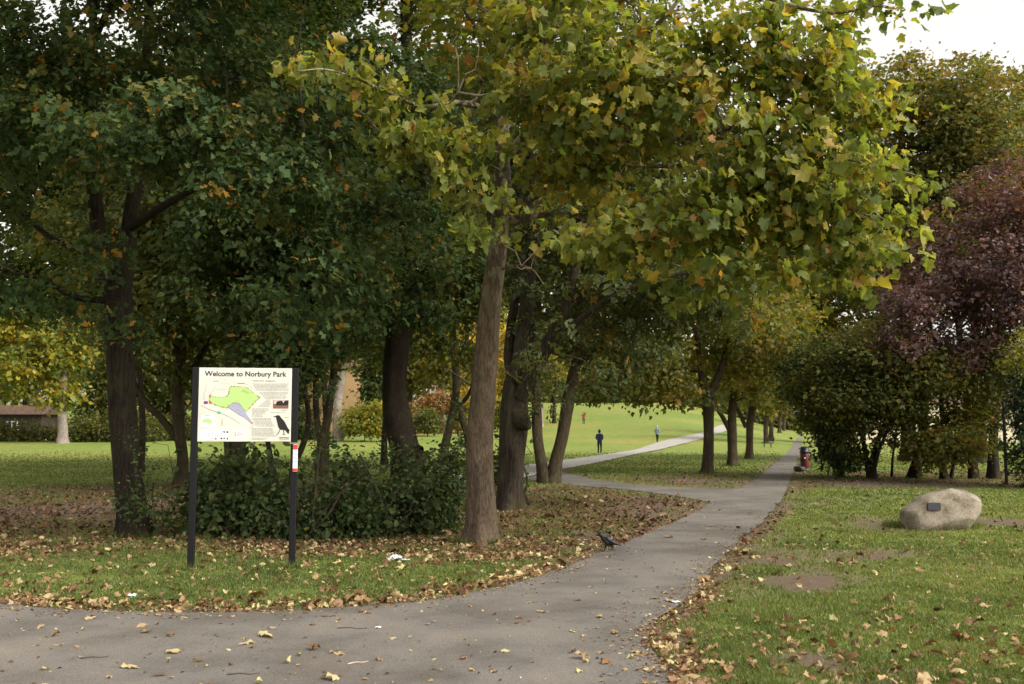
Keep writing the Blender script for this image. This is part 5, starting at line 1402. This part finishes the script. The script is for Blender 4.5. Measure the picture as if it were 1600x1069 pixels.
# broken faces: the stone is cut back along a handful of planes
for (nv, dd_) in [((-.2, -1, .25), .34), ((.45, -.9, .05), .50), ((-.75, -.6, .1), .58), ((.1, -.75, -.65), .40), ((.8, -.35, .3), .66), ((-.4, -.5, .75), .42), ((.25, -.3, .9), .40), ((-.9, -.1, -.2), .64), ((.6, -.5, -.6), .50)]:
    nv = np.array(nv); nv = nv / np.linalg.norm(nv)
    ex = (Vf - cen) @ nv - dd_
    Vf -= nv * (np.maximum(ex, 0) * .8)[:, None]
i_ = (np.arange(nr_ - 1)[:, None] * ns_ + np.arange(ns_)[None])
j_ = (np.arange(nr_ - 1)[:, None] * ns_ + (np.arange(ns_)[None] + 1) % ns_)
F = np.stack([i_, j_, j_ + ns_, i_ + ns_], -1).reshape(-1, 4)
boulder = thing('boulder', 'large grey granite boulder with a small dark plaque on the lawn', 'boulder', rb - np.array([0, 0, .03]), math.radians(4))
stone = link('stone', mesh_np('stone', Vf, F, None, [GRAN], True), boulder)
pc = ((640 - 760) * mz - .12, (762 - 398) * mz)
PLQ = plain('plaque_metal', (.035, .035, .04), .45, .6, .5, .2, 25)
# seat the plaque on the stone's own front
fr = Vf[(np.abs(Vf[:, 0] - pc[0]) < .10) & (np.abs(Vf[:, 2] - pc[1]) < .07) & (Vf[:, 1] < 0)]
A_ = np.column_stack([fr[:, 0], fr[:, 2], np.ones(len(fr))])
co_ = np.linalg.lstsq(A_, fr[:, 1], rcond=None)[0]
bm = bmesh.new()
for dy in (-.016, .03):
    for X, Z_ in ((-.108, -.058), (.094, -.058), (.112, .062), (-.088, .062)):
        xx, zz = pc[0] + X, pc[1] + Z_
        bm.verts.new((xx, co_[0] * xx + co_[1] * zz + co_[2] + dy - .01, zz))
bm.verts.ensure_lookup_table()
for q in ((0, 1, 2, 3), (7, 6, 5, 4), (0, 4, 5, 1), (1, 5, 6, 2), (2, 6, 7, 3), (3, 7, 4, 0)): bm.faces.new([bm.verts[x] for x in q])
bmesh.ops.recalc_face_normals(bm, faces=bm.faces[:])
plq = bm_obj('plaque', bm, PLQ, boulder)

# ------------------------------------------------------------------ bin, bag, bench
RED = plain('bin_red', (.10, .010, .012), .45, 0, .4, .2)
BPL = plain('black_plastic', (.012, .012, .013), .4, 0, .5, .2)
bb = G(1258, 734)
bn = thing('litter_bin', 'red litter bin with black hooded top beside the straight path', 'bin', bb)
V, F = tube(np.array([[0, 0, 0], [0, 0, .02], [0, 0, .35], [0, 0, .68], [0, 0, .70]]), np.array([.185, .19, .195, .20, .19]), 24)
link('body', mesh_np('body', V, F, None, [RED], True), bn)
V, F = tube(np.array([[0, 0, .70], [0, 0, .72], [0, 0, .78], [0, 0, .79], [0, 0, .90], [0, 0, .97], [0, 0, 1.0]]), np.array([.18, .215, .215, .20, .195, .17, .02]), 24)
link('hood', mesh_np('hood', V, F, None, [BPL], True), bn)
V, F = tube(np.array([[0, 0, -.02], [0, 0, .05], [0, 0, .06]]), np.array([.20, .20, .16]), 24)
link('base_ring', mesh_np('base_ring', V, F, None, [BPL], True), bn)
bm = bmesh.new(); box(bm, (-.05, -.193, .50), (.06, .012, .05), .002); bm_obj('sticker', bm, I['white'], bn)
M_BAG = plain('bag_plastic', (.010, .014, .013), .3, 0, .6, .3)
def bag(px, py, s, label):
    b = G(px, py)
    bm = bmesh.new(); bmesh.ops.create_icosphere(bm, subdivisions=4, radius=1)
    for v in bm.verts:
        p = v.co.copy()
        f = 1 + .16 * mnoise.noise(p * 2.2 + Vector((px, 0, 0))) + .08 * mnoise.noise(p * 6)
        if p.z > .55: f *= 1 - .8 * (p.z - .55)
        v.co = Vector((p.x * f * .9, p.y * f * .7, (max(p.z, -.72) + .72) * f * .62)) * s
    r = thing('rubbish_bag', label, 'bag', b)
    bm_obj('sack', bm, M_BAG, r, None, True)
    V, F = tube(np.array([[0, 0, .86 * s], [.02 * s, 0, 1.0 * s], [.05 * s, .02, 1.18 * s]]), np.array([.13, .06, .15]) * s, 10, .3, 3)
    link('tied_neck', mesh_np('tied_neck', V, F, None, [M_BAG], True), r)
bag(1249.5, 737, .26, 'black rubbish bag slumped against the foot of the red bin')

WOOD = plain('bench_wood', (.06, .045, .035), .7)
bc = G(1199, 699)
bn = thing('bench', 'dark park bench seen end-on beside the straight path maples', 'bench', bc, math.radians(-78))
for q in range(4):
    bm = bmesh.new(); box(bm, (0, -.18 + q * .12, .45), (1.7, .10, .04), .006); bm_obj('seat_slat', bm, WOOD, bn)
for q in range(3):
    bm = bmesh.new(); box(bm, (0, .27 + q * .035, .60 + q * .14), (1.7, .035, .11), .006); bm_obj('back_slat', bm, WOOD, bn)
for x in (-.7, .7):
    bm = bmesh.new(); box(bm, (x, .03, .2), (.07, .09, .44), .006); bm_obj('leg', bm, BPL, bn)
    bm = bmesh.new(); box(bm, (x, .03, .415), (.06, .52, .03), .004); box(bm, (x, .315, .68), (.05, .04, .52), .004, Matrix.Rotation(-.24, 4, 'X')); bm_obj('bracket', bm, BPL, bn)

# ------------------------------------------------------------------ buildings at the edges
def brick_mat(name, c1, c2, mortar):
    m, n, l, out = new_mat(name)
    b = n.new('ShaderNodeBsdfPrincipled'); b.inputs['Roughness'].default_value = .9
    t = n.new('ShaderNodeTexBrick'); t.inputs['Scale'].default_value = 4.5
    t.inputs['Color1'].default_value = (*c1, 1); t.inputs['Color2'].default_value = (*c2, 1); t.inputs['Mortar'].default_value = (*mortar, 1)
    t.inputs['Mortar Size'].default_value = .012
    tc = n.new('ShaderNodeTexCoord'); mp_ = n.new('ShaderNodeMapping'); mp_.inputs['Rotation'].default_value = (math.pi / 2, 0, 0)
    l.new(tc.outputs['Object'], mp_.inputs[0]); l.new(mp_.outputs[0], t.inputs['Vector'])
    l.new(t.outputs['Color'], b.inputs['Base Color']); l.new(b.outputs[0], out.inputs[0])
    return m
YB = brick_mat('yellow_brick', (.42, .25, .10), (.50, .31, .14), (.45, .38, .28))
GLASS = plain('dark_glass', (.02, .024, .03), .08, 0, .8)
WPAINT = plain('white_paint', (.75, .75, .72), .5)
TILE = plain('roof_tile', (.12, .075, .055), .85, 0, .2, .25, 3)
def house(px0, px1, D, hgt, label, wall, wins, roof_h=3.0, deep=8, name='house'):
    a, c = P(px0, 670, D), P(px1, 670, D)
    wdt = c[0] - a[0]; mx_ = (a[0] + c[0]) / 2
    g0 = float(gz(mx_, D))
    r = thing(name, label, 'house' if name == 'house' else name, (mx_, D, g0))
    bm = bmesh.new(); box(bm, (0, deep / 2, hgt / 2 - .3), (wdt, deep, hgt + .6)); bm_obj('wall', bm, wall, r)
    bm = bmesh.new()
    o_ = .4
    vs = [bm.verts.new(p) for p in ((-wdt / 2 - o_, -o_, hgt), (wdt / 2 + o_, -o_, hgt), (wdt / 2 + o_, deep + o_, hgt), (-wdt / 2 - o_, deep + o_, hgt), (-wdt / 2 - o_, deep / 2, hgt + roof_h), (wdt / 2 + o_, deep / 2, hgt + roof_h))]
    for q in ((0, 1, 5, 4), (2, 3, 4, 5), (0, 4, 3), (1, 2, 5), (3, 2, 1, 0)): bm.faces.new([vs[x] for x in q])
    bmesh.ops.recalc_face_normals(bm, faces=bm.faces[:])
    rf_ = bm_obj('roof', bm, TILE, r)
    bm = bmesh.new(); box(bm, (wdt * .28, deep / 2, hgt + roof_h * .95), (.9, .7, 1.6), .02); bm_obj('chimney', bm, wall, rf_)
    for (x, z, w_, h_) in wins:
        bm = bmesh.new(); box(bm, (x, -.02, z), (w_, .1, h_)); wo_ = bm_obj('window', bm, GLASS, r)
        bm = bmesh.new()
        for sx in (-1, 0, 1): box(bm, (x + sx * w_ / 2, -.06, z), (.08, .09, h_ + .1))
        for sz_ in (-1, 1): box(bm, (x, -.065, z + sz_ * h_ / 2), (w_ + .12, .09, .08))
        bm_obj('frame', bm, WPAINT, wo_)
        bm = bmesh.new(); box(bm, (x, -.12, z - h_ / 2 - .09), (w_ + .3, .2, .07)); bm_obj('sill', bm, WPAINT, wo_)
    return r, wdt
hs_, wd_ = house(470, 622, 128, 8.2, 'yellow brick house half hidden behind the pale forked trunk', YB, [(-2.0, 3.9, 1.1, 1.5), (2.6, 3.9, 1.4, 1.5), (1.6, 1.3, 1.4, 1.2), (-2.0, 6.6, 1.1, 1.3), (2.6, 6.6, 1.4, 1.3)])
bm = bmesh.new(); box(bm, (0, -.03, 2.7), (wd_ + .06, .12, .28)); bm_obj('string_course', bm, plain('band_concrete', (.16, .12, .09), .9), hs_)
DW = plain('dark_boarding', (.06, .045, .035), .85, 0, .2, .3, 4)
house(-60, 64, 112, 2.6, 'low brown shed with shallow roof at the far left edge', DW, [(1.2, 1.4, 1.2, .8)], 1.1, 5, 'shed')
CRM = plain('cream_render', (.62, .53, .38), .85, 0, .2, .12, 1.2)
house(1305, 1490, 118, 4.6, 'cream rendered building glimpsed between the shrub stems on the right', CRM, [(-4, 2.4, 1.4, 1.2), (3.5, 2.4, 1.4, 1.2)], 2.6, 8)
house(1500, 1760, 122, 4.6, 'pale building glimpsed behind the forked plum trunk', CRM, [(-6.0, 2.4, 1.4, 1.2), (5, 2.4, 1.4, 1.2)], 2.6, 8)

# ------------------------------------------------------------------ scraps on the ground
PAPER = plain('paper', (.60, .61, .63), .6, 0, .3, .03)
def scrap(px, py, w_, label, seed, tall=.5):
    b = G(px, py); rr_ = np.random.default_rng(seed)
    bm = bmesh.new(); bmesh.ops.create_grid(bm, x_segments=7, y_segments=6, size=.5)
    for v in bm.verts:
        v.co.z = (mnoise.noise(v.co * 3.1 + Vector((seed, 0, 0))) + .6) * tall * .5 + rr_.normal() * .05 * tall
        v.co.x += rr_.normal() * .05; v.co.y += rr_.normal() * .05
    zmin = min(v.co.z for v in bm.verts)
    for v in bm.verts: v.co = Vector((v.co.x * w_, v.co.y * w_ * .8, (v.co.z - zmin) * w_ + .012))
    o = bm_obj('paper_scrap', bm, PAPER, None, b)
    o.modifiers.new('thick', 'SOLIDIFY').thickness = .002
    tag(o, label, 'litter')
scrap(616, 877, .17, 'crumpled white tissue in the verge grass below the wide shrub', 3, .8)
scrap(634, 877, .09, 'small white scrap right of the crumpled tissue', 4, .4)
scrap(207, 934, .075, 'white scrap among the leaves at the left verge edge', 5, .6)
scrap(591, 983, .05, 'tiny white scrap on the tarmac below the verge', 6, .4)
scrap(1056, 943, .08, 'white paper strip at the edge of the lawn point', 7, .25)
scrap(860, 752, .13, 'white tag lying at the foot of the two-stemmed tree', 8, .8)
STK = BK['twig']
for q, (px, py, ln, a, lab) in enumerate([(148, 1030, .2, .3, 'dark thin stick on the left tarmac'), (560, 1038, .16, .5, 'pale short stick on the near tarmac'), (550, 984, .26, -.1, 'thin brown twig on tarmac under the verge'), (380, 1056, .22, .1, 'brown twig near the bottom edge of the tarmac')]):
    p = G(px, py)
    pts = crom(np.array([(-ln / 2, 0, .012), (-ln * .1, ln * .04, .016), (ln * .2, -.01, .013), (ln / 2, ln * .05, .014)]), 12)
    V, F = tube(pts, np.linspace(.004, .002, 12), 6)
    o = link('stick', mesh_np('stick', V, F, None, [STK if q != 1 else I['sepia_sky']], True), None, p); o.rotation_euler = (0, 0, a)
    tag(o, lab, 'stick')
